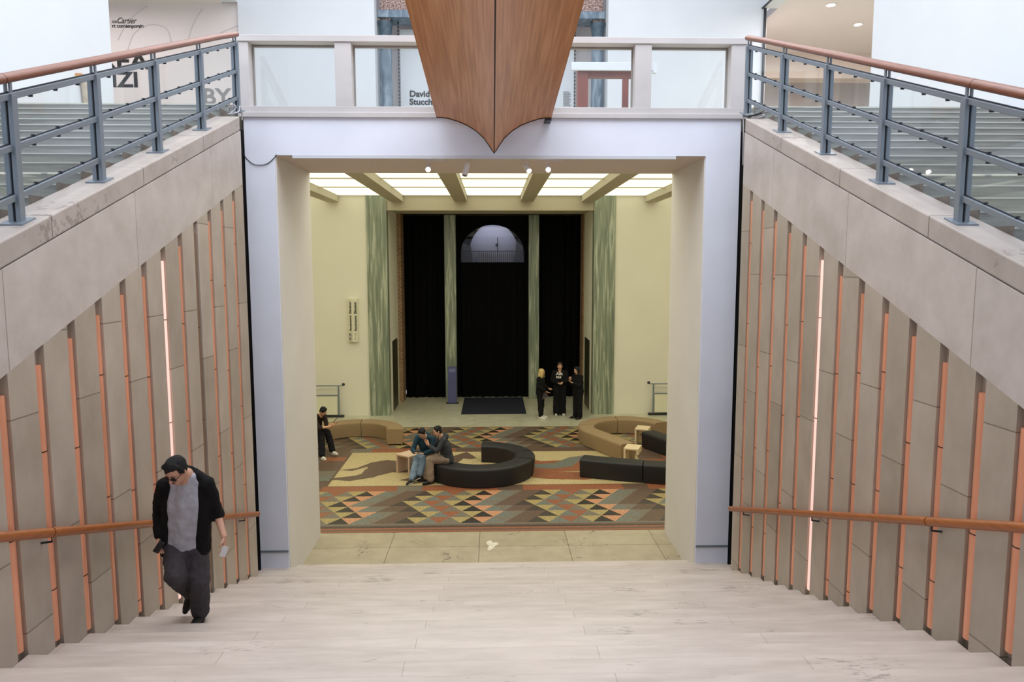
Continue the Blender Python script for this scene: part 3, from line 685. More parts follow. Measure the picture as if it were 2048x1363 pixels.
# arched window over the middle curtain
x0, x1 = P(921, 500, YD).x, P(1049, 500, YD).x; cx = (x0+x1)/2; rw = (x1-x0)/2; zb = P(987, 524, YD).z; zs = P(987, 507, YD).z; zt = P(987, 449, YD).z
arch = [(x0, zb), (x0, zs)]+[(cx-rw*math.cos(PI*k/24), zs+(zt-zs)*math.sin(PI*k/24)) for k in range(1, 24)]+[(x1, zs), (x1, zb)]
bm = bmesh.new()
outer = [(-1.45, H+.0), (-1.45, H+1.9)]+[(-1.45+2.9*k/26, H+1.9) for k in range(1, 24)]+[(1.45, H+1.9), (1.45, H+.0)]
va = [bm.verts.new((x, YD+.1, z_)) for x, z_ in arch]; vb = [bm.verts.new((x, YD+.1, z_)) for x, z_ in outer]
va2 = [bm.verts.new((x, YD+.25, z_)) for x, z_ in arch]
m_ = len(va)
for k in range(m_):
    q = (k+1) % m_
    bm.faces.new((va[k], va[q], vb[q], vb[k])); bm.faces.new((va[k], va2[k], va2[q], va[q]))
link('window_1', bm, M['black'], kind='structure'); win = bpy.data.objects['window_1']
bm = bmesh.new(); bm.faces.new([bm.verts.new((x, YD+.2, z_)) for x, z_ in arch]); link('glass_pane', bm, glass_mat('lunette_glass', (.9, .9, .95), .03), win)
grey = mat('pale_grey_plaster', (168, 168, 182), .8); greyd = mat('mid_grey_plaster', (96, 96, 106), .8); gb = mat('dark_bars', (44, 44, 52), .6)
bm = bmesh.new()
bmesh.ops.create_uvsphere(bm, u_segments=32, v_segments=20, radius=1.0, matrix=Matrix.Translation((cx+.05, YD+1.9, zs+.05)) @ Matrix.Diagonal((.95, .5, 1.15, 1)))
tag(link('dome', bm, grey, smooth=True), 'pale grey rounded dome seen through the arched window', 'dome')
for i, (a, b, c_, d_) in enumerate(((-1.15, -.75, zb-.2, zs+.45), (-.55, .1, zb-.2, zs+.12), (.35, .8, zb-.2, zs+.05), (.85, 1.2, zb-.2, zs+.5))):
    bm = bmesh.new(); prismY(bm, [(a, c_), (b, c_), (b-.05, d_-.18), (a+.05 if i % 2 else a, d_)], YD+1.0+.1*i, YD+1.12+.1*i)
    tag(link('wall_block', bm, greyd if i in (0, 3) else grey), ['dark grey block at the left of the arched window', 'pale sloped block in front of the dome', 'small pale block right of the dome centre', 'dark grey block at the right of the arched window'][i], 'block', 'blocks behind the arched window')
bm = bmesh.new()
for i in range(34):
    x = -1.2+i*.0725; box(bm, x, x+.018, YD+.6, YD+.62, zb-.1, zs+.1)
box(bm, -1.2, 1.27, YD+.595, YD+.625, zs+.09, zs+.115)
tag(link('bar_railing', bm, gb), 'grey barred railing across the foot of the arched window', 'railing')
bm = bmesh.new(); box(bm, .18, .21, YD+1.2, YD+1.23, zs-.1, zs+.62); box(bm, .12, .22, YD+1.19, YD+1.24, zs+.28, zs+.40)
tag(link('signal_post', bm, gb), 'thin dark post standing before the dome', 'post')
B('floor.003', -3.4, 3.4, YD+.5, YD+2.6, zb-.25, zb-.1, M['black2'], kind='structure')
area('lunette_light', (0, YD+1.0, ZC-.25), 2.2, .6, 11, (.82, .84, 1))

# hall ceiling: luminous panels between beams
cp = thing('luminous_ceiling', 'coffered ceiling of glowing cream panels over the lower hall', 'ceiling light', (0, 18, ZC+.34))
bx = [-7.05, -5.02, -3.0, -.99, 1.09, 3.02, 5.05, 7.1]
ys_ = [12.6, 14.4, 16.4, 18.43, 20.47, 22.95]
xe = [-7.95]+bx+[7.95]
for i in range(len(xe)-1):
    a = xe[i]+(.2 if i > 0 else 0); b = xe[i+1]-(.2 if i < len(xe)-2 else 0)
    for j in range(len(ys_)-1):
        B('glowing_panel', a+.005, b-.005, ys_[j]+.02, ys_[j+1]-.02, ZC+.20, ZC+.215, M['panel'], cp)
for b in bx:
    bm = bmesh.new(); prismY(bm, [(b-.2, ZC), (b+.2, ZC), (b+.18, ZC+.22), (b-.18, ZC+.22)], 12.59, 22.97); link('beam', bm, M['beam'], cp)
for y in ys_[1:-1]: B('cross_rib', -7.95, 7.95, y-.02, y+.02, ZC+.17, ZC+.22, M['beam'], cp)

# mat, blue panel, sign, guard rails
tag(B('floor_mat', -1.05, 1.09, 23.1, 26.05, .004, .018, M['navy']), 'dark navy mat in front of the middle black curtain', 'mat')
t = thing('info_panel', 'blue violet free-standing panel in front of the left green pillar', 'panel', (-1.44, 25.05, 0))
B('body', -1.60, -1.28, 25.0, 25.1, .02, 1.31, M['kiosk'], t, bevel=.01); B('foot', -1.66, -1.22, 24.92, 25.18, .004, .02, M['darksteel'], t)
B('header_print', -1.56, -1.32, 24.994, 25.0, 1.12, 1.24, mat('pale_violet_print', (120, 122, 164), .5), t)
sx0, sx1, sz0, sz1 = P(697, 620, YB).x, P(717, 620, YB).x, P(705, 682, YB).z, P(705, 597, YB).z
t = thing('elevator_sign', 'tall narrow white elevator sign on the left hall wall', 'sign', ((sx0+sx1)/2, YB, sz0))
sm = (sx0+sx1)/2
bm = bmesh.new(); prismZ(bm, [(sx0, YB), (sx0+.01, YB-.12), (sm, YB-.2), (sx1-.01, YB-.14), (sx1, YB)], sz0, sz1); link('sign_body', bm, M['signpaper'], t)
for (xx, yy, ang) in ((sm-.045, YB-.172, R_(-27)), (sx1-.035, YB-.158, R_(20))):
    rot = Matrix.Rotation(ang, 3, 'Z') @ FRONT @ Matrix.Rotation(R_(90), 3, 'Z')
    text('sign_lettering', 'Ascensore  Elevator', .115, Vector((xx, yy-.012, sz0+.34)), rot, M['text'], t, ext=.002, bold=.002)
    bm = bmesh.new()
    for q in range(2):
        for w in range(2):
            p0 = Vector((xx-.075+.04*w, yy-.014+(.02*w if ang > 0 else -.02*w), sz0+.05+q*.13)); box(bm, p0.x, p0.x+.03, p0.y-.003, p0.y, p0.z, p0.z+.10)
    link('sign_icons', bm, M['textg'], t)
def guard(sg, xe_, label):
    t = thing('guard_rail', label, 'railing', (sg*xe_, 22.8, 0)); Y = 22.8
    bm = bmesh.new(); tube(bm, [(sg*xe_, Y, .004), (sg*xe_, Y, 1.02)], .025, 10); link('post', bm, M['steel'], t, auto=True)
    bm = bmesh.new(); tube(bm, [(sg*(xe_-.12), Y, 1.03), (sg*7.6, Y, 1.03)], .018, 10); link('handrail', bm, M['steel'], t)
    bm = bmesh.new(); bmesh.ops.create_uvsphere(bm, u_segments=14, v_segments=10, radius=.05, matrix=Matrix.Translation((sg*(xe_-.16), Y, 1.07))); link('end_knob', bm, M['darksteel'], t, smooth=True)
    bm = bmesh.new(); box(bm, *sorted((sg*(xe_+.05), sg*7.6)), Y-.01, Y+.01, .09, .72); link('infill_panel', bm, M['signpaper'], t)
    bm = bmesh.new(); box(bm, *sorted((sg*(xe_+.03), sg*7.6)), Y-.02, Y+.02, .70, .73); link('panel_cap', bm, M['steel'], t)
    bm = bmesh.new(); box(bm, *sorted((sg*(xe_-.15), sg*7.6)), Y-.04, Y+.1, .004, .07); link('base_rail', bm, M['darksteel'], t)
guard(-1, 4.95, 'steel guard rail with pale infill panel at the left hall wall')
guard(1, 5.2, 'steel guard rail with pale infill panel at the right hall wall')

# ------------------------------------------------------------------ benches
def bench_mesh(path, w, h, r=.06, z0=.02):
    path = [Vector((x, y, 0)) for x, y in path]
    prof = [(-w/2+.03, 0), (-w/2+.01, h*.5)]
    for k in range(6): a = PI-PI/2*k/5; prof.append((-w/2+r+r*math.cos(a), h-r+r*math.sin(a)))
    for k in range(6): a = PI/2-PI/2*k/5; prof.append((w/2-r+r*math.cos(a), h-r+r*math.sin(a)))
    prof += [(w/2-.01, h*.5), (w/2-.03, 0)]
    bm = bmesh.new(); rings = []
    for i, p in enumerate(path):
        d = (path[min(i+1, len(path)-1)]-path[max(i-1, 0)]).normalized(); s = Vector((d.y, -d.x, 0))
        rings.append([bm.verts.new((p.x+s.x*u, p.y+s.y*u, z0+v)) for u, v in prof])
    n = len(prof)
    for a, b in zip(rings, rings[1:]):
        for k in range(n): bm.faces.new((a[k], a[(k+1) % n], b[(k+1) % n], b[k]))
    bm.faces.new(rings[0]); bm.faces.new(rings[-1][::-1])
    return bm
def arcp(c, r, a0, a1, n=24): return [(c[0]+r*math.cos(R_(a0+(a1-a0)*k/n)), c[1]+r*math.sin(R_(a0+(a1-a0)*k/n))) for k in range(n+1)]
def bench(name, label, segs, m, w=.46, h=.42):
    c = segs[0][0]; t = thing(name, label, 'bench', (c[0], c[1], .004))
    for s in segs:
        sh = link('seat_module', bench_mesh(s, w, h), m, t, auto=True, bevel=0)
        bm = bench_mesh(s, w-.1, .03, .008, .0045); link('plinth', bm, M['black2'], sh)
    return t
cA = (-3.77, 19.2)
bench('curved_bench', 'beige curved bench at left in front of the green pilaster', [arcp(cA, 1.1, -4, 88, 18), arcp(cA, 1.1, 90, 150, 14), arcp(cA, 1.1, 152, 205, 12)], M['beigeseat'])
cB = (-.3, 16.47)
a225 = (cB[0]+1.05*math.cos(R_(225)), cB[1]+1.05*math.sin(R_(225)))
bench('curved_bench', 'black C-shaped bench in the middle of the mosaic', [arcp(cB, 1.05, 89, 17, 14), arcp(cB, 1.05, 15.5, -18, 8), arcp(cB, 1.05, -19.5, -135, 24)+[(a225[0]-.7*q, a225[1]+.7*q) for q in (.3, .6, .95)]], M['blackseat'])
cC = (3.7, 19.32)
e = (cC[0]+1.13*math.cos(R_(204)), cC[1]+1.13*math.sin(R_(204)))
bench('curved_bench', 'beige hook-shaped bench at right with a long straight arm', [arcp(cC, 1.13, 22, 96, 16), arcp(cC, 1.13, 98, 170, 14), arcp(cC, 1.13, 171.5, 204, 8)+[(e[0]+(3.36-e[0])*q, e[1]+(17.38-e[1])*q) for q in (.25, .5, .75, 1)]], M['beigeseat'])
bench('straight_bench', 'long low black bench at the right front of the mosaic', [[(2.06, 16.18), (2.5, 16.0), (3.0, 15.82), (3.38, 15.70)], [(3.395, 15.695), (3.8, 15.58), (4.3, 15.48), (4.8, 15.42)]], M['blackseat'])
bench('straight_bench', 'black bench partly hidden by the right jamb beside the cream table', [[(4.16, 18.72), (4.4, 18.2), (4.75, 17.5)]], M['blackseat'])
def side_table(cx, cy, ang, m, label, w=.36, dd=.46, h=.45, full=False):
    t = thing('side_table', label, 'side table', (cx, cy, .004)); rot = Matrix.Translation((cx, cy, .004)) @ Matrix.Rotation(R_(ang), 4, 'Z')
    def bx_(name, *a):
        bm = bmesh.new(); box(bm, *a); bmesh.ops.transform(bm, matrix=rot, verts=bm.verts); link(name, bm, m, t, bevel=.008)
    bx_('top', -w/2, w/2, -dd/2, dd/2, h-.04, h)
    bx_('side_panel', -w/2, -w/2+.05, -dd/2, dd/2, 0, h-.04)
    bx_('side_panel', w/2-.05, w/2, -dd/2, dd/2, 0 if full else h-.15, h-.04)
side_table(3.40, 17.02, -22, M['cream'], 'cream lacquered side table at the end of the beige hook-shaped bench')
side_table(4.08, 19.08, -22, M['cream'], 'cream side table at the end of the black bench by the right jamb')
side_table(-1.98, 16.55, -38, M['pinkcream'], 'pale side table beside the seated person in blue', w=.44, dd=.44, full=True)

# ------------------------------------------------------------------ people
def capsule(bm, a, b, ra, rb, n=12):
    a, b = Vector(a), Vector(b); L = (b-a).length
    if L < 1e-4: a = b-Vector((0, 0, .001)); L = .001
    d = (b-a)/L; s, u = frame_of(d); prof = []
    for k in range(5): q = PI/2*k/4; prof.append((-ra*math.cos(q), max(ra*math.sin(q), .0008)))
    for k in range(5): q = PI/2*k/4; prof.append((L+rb*math.sin(q), max(rb*math.cos(q), .0008)))
    rings = [[bm.verts.new(a+d*h_+s*r*math.cos(2*PI*k/n)+u*r*math.sin(2*PI*k/n)) for k in range(n)] for h_, r in prof]
    for p, q in zip(rings, rings[1:]):
        for k in range(n): bm.faces.new((p[k], p[(k+1) % n], q[(k+1) % n], q[k]))
    bm.faces.new(rings[0]); bm.faces.new(rings[-1][::-1])
def chain(bm, pts, rs):
    for i in range(len(pts)-1): capsule(bm, pts[i], pts[i+1], rs[i], rs[i+1])
def ell(bm, c, axes, rad):      # axes: three unit vectors
    mt = Matrix((( axes[0].x*rad[0], axes[1].x*rad[1], axes[2].x*rad[2], c[0]), (axes[0].y*rad[0], axes[1].y*rad[1], axes[2].y*rad[2], c[1]), (axes[0].z*rad[0], axes[1].z*rad[1], axes[2].z*rad[2], c[2]), (0, 0, 0, 1)))
    bmesh.ops.create_uvsphere(bm, u_segments=20, v_segments=14, radius=1, matrix=mt)
def fuse(name, bm, m, parent, vox=.012, smooth=6, fold=0):
    bmesh.ops.recalc_face_normals(bm, faces=bm.faces)
    me = bpy.data.meshes.new('tmp'); bm.to_mesh(me); bm.free()
    o = bpy.data.objects.new('tmp', me); COL.objects.link(o)
    r = o.modifiers.new('r', 'REMESH'); r.mode = 'VOXEL'; r.voxel_size = vox
    if smooth: s = o.modifiers.new('s', 'SMOOTH'); s.factor = .5; s.iterations = smooth
    if fold:
        tx = bpy.data.textures.new('folds', 'CLOUDS'); tx.noise_scale = .09
        d = o.modifiers.new('d', 'DISPLACE'); d.texture = tx; d.strength = fold; d.mid_level = .5
    me2 = bpy.data.meshes.new_from_object(o.evaluated_get(bpy.context.evaluated_depsgraph_get())); bpy.data.objects.remove(o)
    me2.name = name; me2.materials.clear(); me2.materials.append(m)
    for p in me2.polygons: p.use_smooth = True
    q = bpy.data.objects.new(name, me2); COL.objects.link(q); q.parent = parent
    q.matrix_parent_inverse = Matrix.Translation(-parent.location)
    return q
def hand(bm, wr, dirv, palmn, side, s=1, curl=.6):
    """palm from wrist along dirv; palmn = palm normal; side = direction of the thumb"""
    d = dirv.normalized(); pn = (palmn-d*palmn.dot(d)).normalized(); th = (side-d*side.dot(d)-pn*side.dot(pn)).normalized()
    k = wr+d*.085*s
    for q in (-.022, -.008, .008, .022): capsule(bm, wr+th*q*.7*s+d*.012, k+th*q*1.15*s, .0135*s, .0125*s)
    for q, L in ((.030, .072), (.010, .08), (-.010, .075), (-.030, .06)):
        a = k+th*q*s; c1 = .35*curl; c2 = 1.2*curl
        b = a+(d*math.cos(c1)+pn*math.sin(c1))*L*.5*s; e_ = b+(d*math.cos(c2)+pn*math.sin(c2))*L*.5*s
        chain(bm, [a, b, e_], [.0098*s, .009*s, .0078*s])
    a = wr+d*.025*s+th*.026*s; b = a+(d*.6+th*.7+pn*.3).normalized()*.035*s; e_ = b+(d*.85+th*.1+pn*.5).normalized()*.035*s
    chain(bm, [a, b, e_], [.013*s, .011*s, .009*s])
SK = mat('skin', (196, 150, 126), .55, spec=.4); SK2 = mat('fair_skin', (214, 166, 136), .55)
LIP = mat('lips', (150, 80, 74), .5); BLK = mat('black_plastic', (10, 10, 12), .3)
def head(bmb, c, f, u, s=1):
    f = f.normalized(); r = f.cross(u).normalized(); u = r.cross(f).normalized(); ax = (r, f, u)
    ell(bmb, c+u*.025*s, ax, (.074*s, .092*s, .088*s)); ell(bmb, c+f*.022*s-u*.035*s, ax, (.060*s, .066*s, .078*s)); ell(bmb, c+f*.045*s-u*.092*s, ax, (.030*s, .028*s, .022*s))
    capsule(bmb, c+f*.090*s+u*.002*s, c+f*.108*s-u*.030*s, .009*s, .014*s)
    for q in (-1, 1):
        ell(bmb, c+r*q*.076*s-u*.012*s-f*.005*s, ax, (.010*s, .020*s, .030*s)); ell(bmb, c+r*q*.030*s+f*.078*s+u*.018*s, ax, (.022*s, .014*s, .009*s))
        ell(bmb, c+r*q*.040*s+f*.066*s-u*.030*s, ax, (.020*s, .018*s, .018*s))
    return r, f, u
def face_bits(t, c, r, f, u, s=1, glasses=False):
    bm = bmesh.new(); ell(bm, c+f*.089*s-u*.062*s, (r, f, u), (.024*s, .006*s, .007*s)); link('lips', bm, LIP, t, smooth=True)
    bm = bmesh.new()
    for q in (-1, 1): ell(bm, c+r*q*.030*s+f*.085*s-u*.002*s, (r, f, u), (.011*s, .006*s, .006*s))
    link('eyes', bm, BLK, t, smooth=True)
    bm = bmesh.new()
    for q in (-1, 1): capsule(bm, c+r*q*.016*s+f*.093*s+u*.021*s, c+r*q*.046*s+f*.080*s+u*.022*s, .004*s, .003*s)
    link('eyebrows', bm, BLK, t, smooth=True)
    if glasses:
        bm = bmesh.new()
        for q in (-1, 1):
            ell(bm, c+r*q*.033*s+f*.100*s-u*.004*s, (r, f, u), (.027*s, .004*s, .021*s)); capsule(bm, c+r*q*.058*s+f*.095*s, c+r*q*.080*s-f*.005*s, .003*s, .003*s)
        capsule(bm, c+r*-.01*s+f*.104*s, c+r*.01*s+f*.104*s, .003*s, .003*s)
        link('sunglasses', bm, BLK, t, smooth=True)
def hairdo(t, c, r, f, u, m, style='short', s=1, vox=.01):
    bm = bmesh.new(); ax = (r, f, u)
    ell(bm, c+u*.045*s-f*.016*s, ax, (.086*s, .098*s, .086*s)); ell(bm, c-f*.045*s+u*.0*s, ax, (.080*s, .062*s, .080*s))
    for q in range(-4, 5):
        capsule(bm, c+r*q*.017*s+f*.035*s+u*(.040+.068*math.sqrt(1-(q*.017/.086)**2))*s, c+r*q*.018*s+f*(.074-.004*abs(q))*s+u*(.078+.006*(q % 2))*s, .018*s, .007*s)
    for q in (-1, 1): capsule(bm, c+r*q*.076*s+u*.05*s+f*.02*s, c+r*q*.078*s-u*.005*s+f*.008*s, .018*s, .010*s)
    if style == 'long':
        for k in range(-5, 6):
            a = R_(90+k*26); d = -f*math.sin(a)*.075+r*math.cos(a)*.082 if False else (r*math.sin(R_(k*26))*.088-f*math.cos(R_(k*26))*.075)
            capsule(bm, c+d*s+u*.04*s, c+d*1.25*s-u*(.16+.02*(k % 2))*s, .034*s, .026*s)
    if style == 'bob':
        for k in range(-4, 5): d = r*math.sin(R_(k*26))*.086-f*math.cos(R_(k*26))*.07; capsule(bm, c+d*s+u*.03*s, c+d*1.05*s-u*.09*s, .03*s, .022*s)
    return fuse('hair', bm, m, t, vox, 3, fold=.03*s)
def shoe(t, ank, dirv, m, sole, s=1, vox=.01, up=Vector((0, 0, 1)), drop=.075):
    d = dirv.normalized(); b = ank-up*drop; bm = bmesh.new()
    chain(bm, [b-d*.05*s+up*.045*s, b+d*.05*s+up*.042*s, b+d*.15*s+up*.028*s, b+d*.185*s+up*.024*s], [.042*s, .043*s, .036*s, .026*s]); capsule(bm, ank-up*.01, b+up*.05, .040*s, .045*s)
    o = fuse('shoe', bm, m, t, vox, 3)
    bm = bmesh.new(); sd = d.cross(up).normalized(); pts = []
    for k in range(16):
        a = 2*PI*k/16; L = .145 if math.cos(a) > 0 else .095
        pts.append(b+d*(.05+L*math.cos(a))*s+sd*.044*math.sin(a)*s)
    lo = [bm.verts.new(p+up*.001) for p in pts]; hi = [bm.verts.new(p+up*.022) for p in pts]
    bm.faces.new(lo); bm.faces.new(hi[::-1])
    for k in range(16): bm.faces.new((lo[k], lo[(k+1) % 16], hi[(k+1) % 16], hi[k]))
    link('sole', bm, sole, o)
    o2 = COL.objects[-1]
# NOTE soles are children of their shoe; link() keeps world placement through the empty, so re-parent by hand
def fix_soles():
    for o in bpy.data.objects:
        if o.name.startswith('sole') and o.parent and o.parent.name.startswith('shoe'):
            o.matrix_parent_inverse = o.parent.matrix_parent_inverse.inverted() @ o.parent.matrix_parent_inverse if False else Matrix()
def cloth(name, col, rough=.85): return mat(name, col, rough, var=.10, scale=20, spec=.25)

def person(label, J, o_, vox=.012):
    """J: joints; o_: outfit options"""
    g = lambda k: Vector(J[k])
    t = thing('person', label, 'person', tuple(J['base']))
    s = o_.get('s', 1); w = o_.get('w', 1)
    pel, ch, nk = g('pel'), g('ch'), g('nk')
    bm = bmesh.new()
    r, f, u = head(bm, g('hd'), g('look'), g('hup') if 'hup' in J else Vector((0, 0, 1)), s)
    capsule(bm, g('hd')-u*.05*s-f*.02*s, nk, .052*s, .058*s)
    chain(bm, [nk, ch, pel], [.07, .12*w, .115*w])
    for k in 'LR':
        chain(bm, [ch+(g('sh'+k)-ch)*.5+Vector((0, 0, .06)), g('sh'+k), g('el'+k), g('wr'+k)], [.042, .046, .038, .026])
        chain(bm, [pel, g('hip'+k), g('kn'+k), g('an'+k)], [.1, .085, .055, .038])
        a = g('wr'+k); hd = Vector(J.get('hdir'+k, a-g('el'+k)))
        hand(bm, a, hd, Vector(J.get('pn'+k, (0, -1, 0))), Vector(J.get('th'+k, (0, -.3, 1))), s*o_.get('hs', 1), o_.get('curl', .6))
    fuse('body', bm, o_['skin'], t, vox*.62, 2)
    face_bits(t, g('hd'), r, f, u, s, o_.get('glasses'))
    hairdo(t, g('hd'), r, f, u, o_['hair'], o_.get('style', 'short'), s, vox)
    side = (g('shL')-g('shR')).normalized(); fw = side.cross(Vector((0, 0, 1))).normalized()
    # trousers
    bm = bmesh.new(); tr = o_.get('legr', (.115, .085, .072)); 
    for k in 'LR':
        an = g('an'+k); kn = g('kn'+k); end = an+(kn-an).normalized()*.03
        chain(bm, [pel, g('hip'+k), kn, end], [.13*w, tr[0], tr[1], tr[2]])
    capsule(bm, g('hipL'), g('hipR'), .125*w, .125*w); capsule(bm, pel, pel+(ch-pel)*.25, .13*w, .13*w)
    fuse('trousers', bm, o_['legs'], t, vox, 4, fold=.03)
    # top
    bm = bmesh.new(); hem = pel+(pel-ch)*o_.get('hem', .1)
    sdv = side*.075*w
    for q in (-1, 1):
        chain(bm, [nk+side*q*.05-(nk-ch)*.12, ch+sdv*q, pel+sdv*q*.9+(ch-pel)*.2, hem+sdv*q*.95], [.055, .118*w, .120*w, .125*w])
        sh_ = g('shL' if q > 0 else 'shR'); jk = bool(o_.get('jacket')); a_ = nk+side*q*.05-(nk-ch)*.25
        capsule(bm, a_, a_+(sh_-a_)*(.35 if jk else 1), .05 if jk else .06, .045 if jk else .066)
    chain(bm, [nk-(nk-ch)*.10, ch, pel, hem], [.076, .138*w, .140*w, .138*w])
    if not o_.get('jacket'):
        for k in 'LR':
            e = g('el'+k)+(g('wr'+k)-g('el'+k))*o_.get('sleeve'+k, .85); sr = o_.get('sr', .05)
            chain(bm, [g('sh'+k), g('el'+k), e], [.068, sr+.008, sr])
    if o_.get('hood'): ell(bm, nk-fw*.09+Vector((0, 0, .01)), (side, fw, Vector((0, 0, 1))), (.12, .075, .075))
    fuse('shirt' if o_.get('jacket') else 'jacket', bm, o_['top'], t, vox, 4, fold=.022)
    if o_.get('jacket'):
        bm = bmesh.new(); back = -fw
        for q, k in ((1, 'L'), (-1, 'R')):
            jh = hem+(pel-ch)*.0
            for off in (.0, .6):
                so = side*q*(.172*w)*(1-.35*off)+back*(-.025+.14*off); so2 = side*q*(.160*w)*(1-.45*off)+back*(-.01+.13*off)
                chain(bm, [nk+side*q*.105+back*(.03+.03*off)-(nk-ch)*.12, ch+so2, pel+so+(ch-pel)*.15, jh+so], [.042, .070, .074, .074])
            capsule(bm, nk+side*q*.085+back*.03-(nk-ch)*.08, g('sh'+k)+back*.01, .045, .066)
            e = g('el'+k)+(g('wr'+k)-g('el'+k))*o_.get('sleeve'+k, .85)
            chain(bm, [g('sh'+k), g('el'+k), e], [.070, .062, .052 if o_.get('sleeve'+k, .85) > .4 else .066])
        capsule(bm, ch+back*.05, pel+back*.05, .12*w, .12*w); capsule(bm, nk+back*.045, ch+back*.05, .075, .11)
        ell(bm, nk+back*.055+Vector((0, 0, .005)), (side, fw, Vector((0, 0, 1))), (.105, .05, .045))
        fuse('jacket', bm, o_['jacket'], t, vox, 4, fold=.025)
    for k in 'LR': shoe(t, g('an'+k), Vector(J.get('toe'+k, tuple(fw))), o_['shoes'], o_['sole'], 1.0 if 'shs' not in o_ else o_['shs'], vox*.8, Vector(J.get('shup'+k, (0, 0, 1))))
    return t

HB = mat('black_hair', (12, 11, 11), .85, var=.3, scale=60, stretch=(1, 1, .2)); HBl = mat('blonde_hair', (204, 176, 112), .55, var=.25, scale=50, stretch=(1, 1, .2)); HBr = mat('dark_brown_hair', (52, 34, 24), .55, var=.2, scale=50)
CK = cloth('black_cloth', (14, 13, 15)); CK2 = cloth('black_trousers', (16, 15, 18)); CG = cloth('charcoal_trousers', (68, 64, 68)); CT = cloth('grey_tshirt', (172, 172, 182))
WH = mat('white_rubber', (220, 216, 204), .5); BS = mat('black_shoe', (16, 15, 16), .6)
# the man climbing the stairs
z5 = nz(5)
anL = P(401, 1222, 6.36); anL.z = z5+.085
J = dict(base=(P(400, 1240, 6.3).x, 6.3, z5), pel=P(373, 1086, 6.34), ch=P(374, 1000, 6.26), nk=P(372, 950, 6.20), hd=P(352, 941, 6.08), look=(-.22, -1, -.62), hup=(-.10, -.5, 1),
         shL=P(414, 966, 6.22), shR=P(329, 970, 6.24), elL=P(434, 1026, 6.34), elR=P(318, 1026, 6.36), wrL=P(448, 1072, 6.20), wrR=P(320, 1073, 6.24),
         hipL=P(394, 1096, 6.34), hipR=P(352, 1096, 6.32), knL=P(399, 1160, 6.26), knR=P(350, 1150, 6.12), anL=anL, anR=P(381, 1182, 6.50),
         pnL=(-1, -.1, 0), pnR=(1, -.1, 0), thL=(-.2, -1, 0), thR=(.2, -1, 0), hdirL=(.06, -.08, -1), hdirR=(-.1, -.1, -1), toeL=(-.05, -1, 0), toeR=(-.28, -.35, -.85), shupR=(-.1, -.9, .42))
man = person('person in open black jacket and grey t-shirt climbing the stairs at left', J, dict(skin=SK, hair=HB, legs=CG, top=CT, jacket=CK, shoes=BS, sole=BS, sleeveL=.06, sleeveR=.88, glasses=True, hem=.12, w=.92, legr=(.105, .092, .078), curl=1.0), vox=.009)
# what he holds: a slip of paper in his left hand, a dark phone in his right
hp = P(447, 1101, 6.14)
bm = bmesh.new(); a = P(441, 1112, 6.12); b = P(451, 1093, 6.13)
for p in ((438, 1111), (450, 1114), (457, 1094), (446, 1091)): bm.verts.new(P(p[0], p[1], 6.12)-Vector((0, 0, 0)))
bm.verts.ensure_lookup_table(); f = bm.faces.new(bm.verts); ex = bmesh.ops.extrude_face_region(bm, geom=[f]); bmesh.ops.translate(bm, verts=[v for v in ex['geom'] if isinstance(v, bmesh.types.BMVert)], vec=(0, .003, 0))
tag(link('paper_slip', bm, mat('white_paper', (224, 222, 226), .8)), 'small white paper slip in the climbing person\'s left hand', 'paper')
c = P(318, 1093, 6.12); bm = bmesh.new(); box(bm, -.026, .026, -.009, .009, -.055, .055); bmesh.ops.transform(bm, matrix=Matrix.Translation(c) @ Matrix.Rotation(R_(20), 4, 'Z') @ Matrix.Rotation(R_(35), 4, 'Y'), verts=bm.verts)
tag(link('phone', bm, BLK, bevel=.004), 'dark phone held in the climbing person\'s right hand', 'phone')

def standing(label, px_, Y, feet_y, height, ang, o_, arms, lean=0, foot=.1):
    """a standing figure; ang = facing direction in the floor plane (0 faces the stairs, + turns to the right of the photo)"""
    x0 = P(px_, feet_y, Y).x; fw = Vector((math.sin(R_(ang)), -math.cos(R_(ang)), 0)); sd = Vector((-fw.y, fw.x, 0))*1   # person's left
    b = Vector((x0, Y, .004)); k = height/1.75; U = Vector((0, 0, 1))
    j = lambda f_, s_, z_: b+fw*f_*k+sd*s_*k+U*z_*k
    J = dict(base=tuple(b), pel=j(0, 0, .95), ch=j(.01+lean*.4, 0, 1.25), nk=j(.01+lean*.7, 0, 1.46), hd=j(.04+lean, 0, 1.60), look=tuple(fw*1+U*-.12), shL=j(lean*.6, .185, 1.40), shR=j(lean*.6, -.185, 1.40),
             hipL=j(0, .09, .92), hipR=j(0, -.09, .92), knL=j(.02, .10, .50), knR=j(.02, -.10, .50), anL=j(0, foot, .085), anR=j(.03, -foot, .085), toeL=tuple(fw+sd*.2), toeR=tuple(fw-sd*.2))
    for q in 'LR':
        e, w_ = arms[q]; J['el'+q] = j(*e); J['wr'+q] = j(*w_); J['pn'+q] = tuple(U); J['th'+q] = tuple(U+fw*.2)
    t = person(label, J, dict(o_, s=k), vox=.016); return t, j
t1, j1 = standing('blonde person in black holding a grey bag in front of the middle pillar', 1081, 22.44, 836, 1.62, 65, dict(skin=SK2, hair=HBl, style='long', legs=CK2, top=CK, shoes=WH, sole=WH, hem=.25, legr=(.105, .075, .062)), {'L': ((.02, .24, 1.12), (.24, .16, 1.03)), 'R': ((.03, -.24, 1.12), (.26, -.16, .98))}, foot=.09)
t2, j2 = standing('tallest person of the group, black Ask me shirt and wide black trousers', 1119, 22.88, 830, 1.76, 0, dict(skin=SK2, hair=HBr, legs=CK2, top=CK, shoes=WH, sole=WH, hem=.1, legr=(.12, .11, .115)), {'L': ((.03, .25, 1.14), (.22, .06, 1.10)), 'R': ((.03, -.25, 1.14), (.22, -.06, 1.08))})
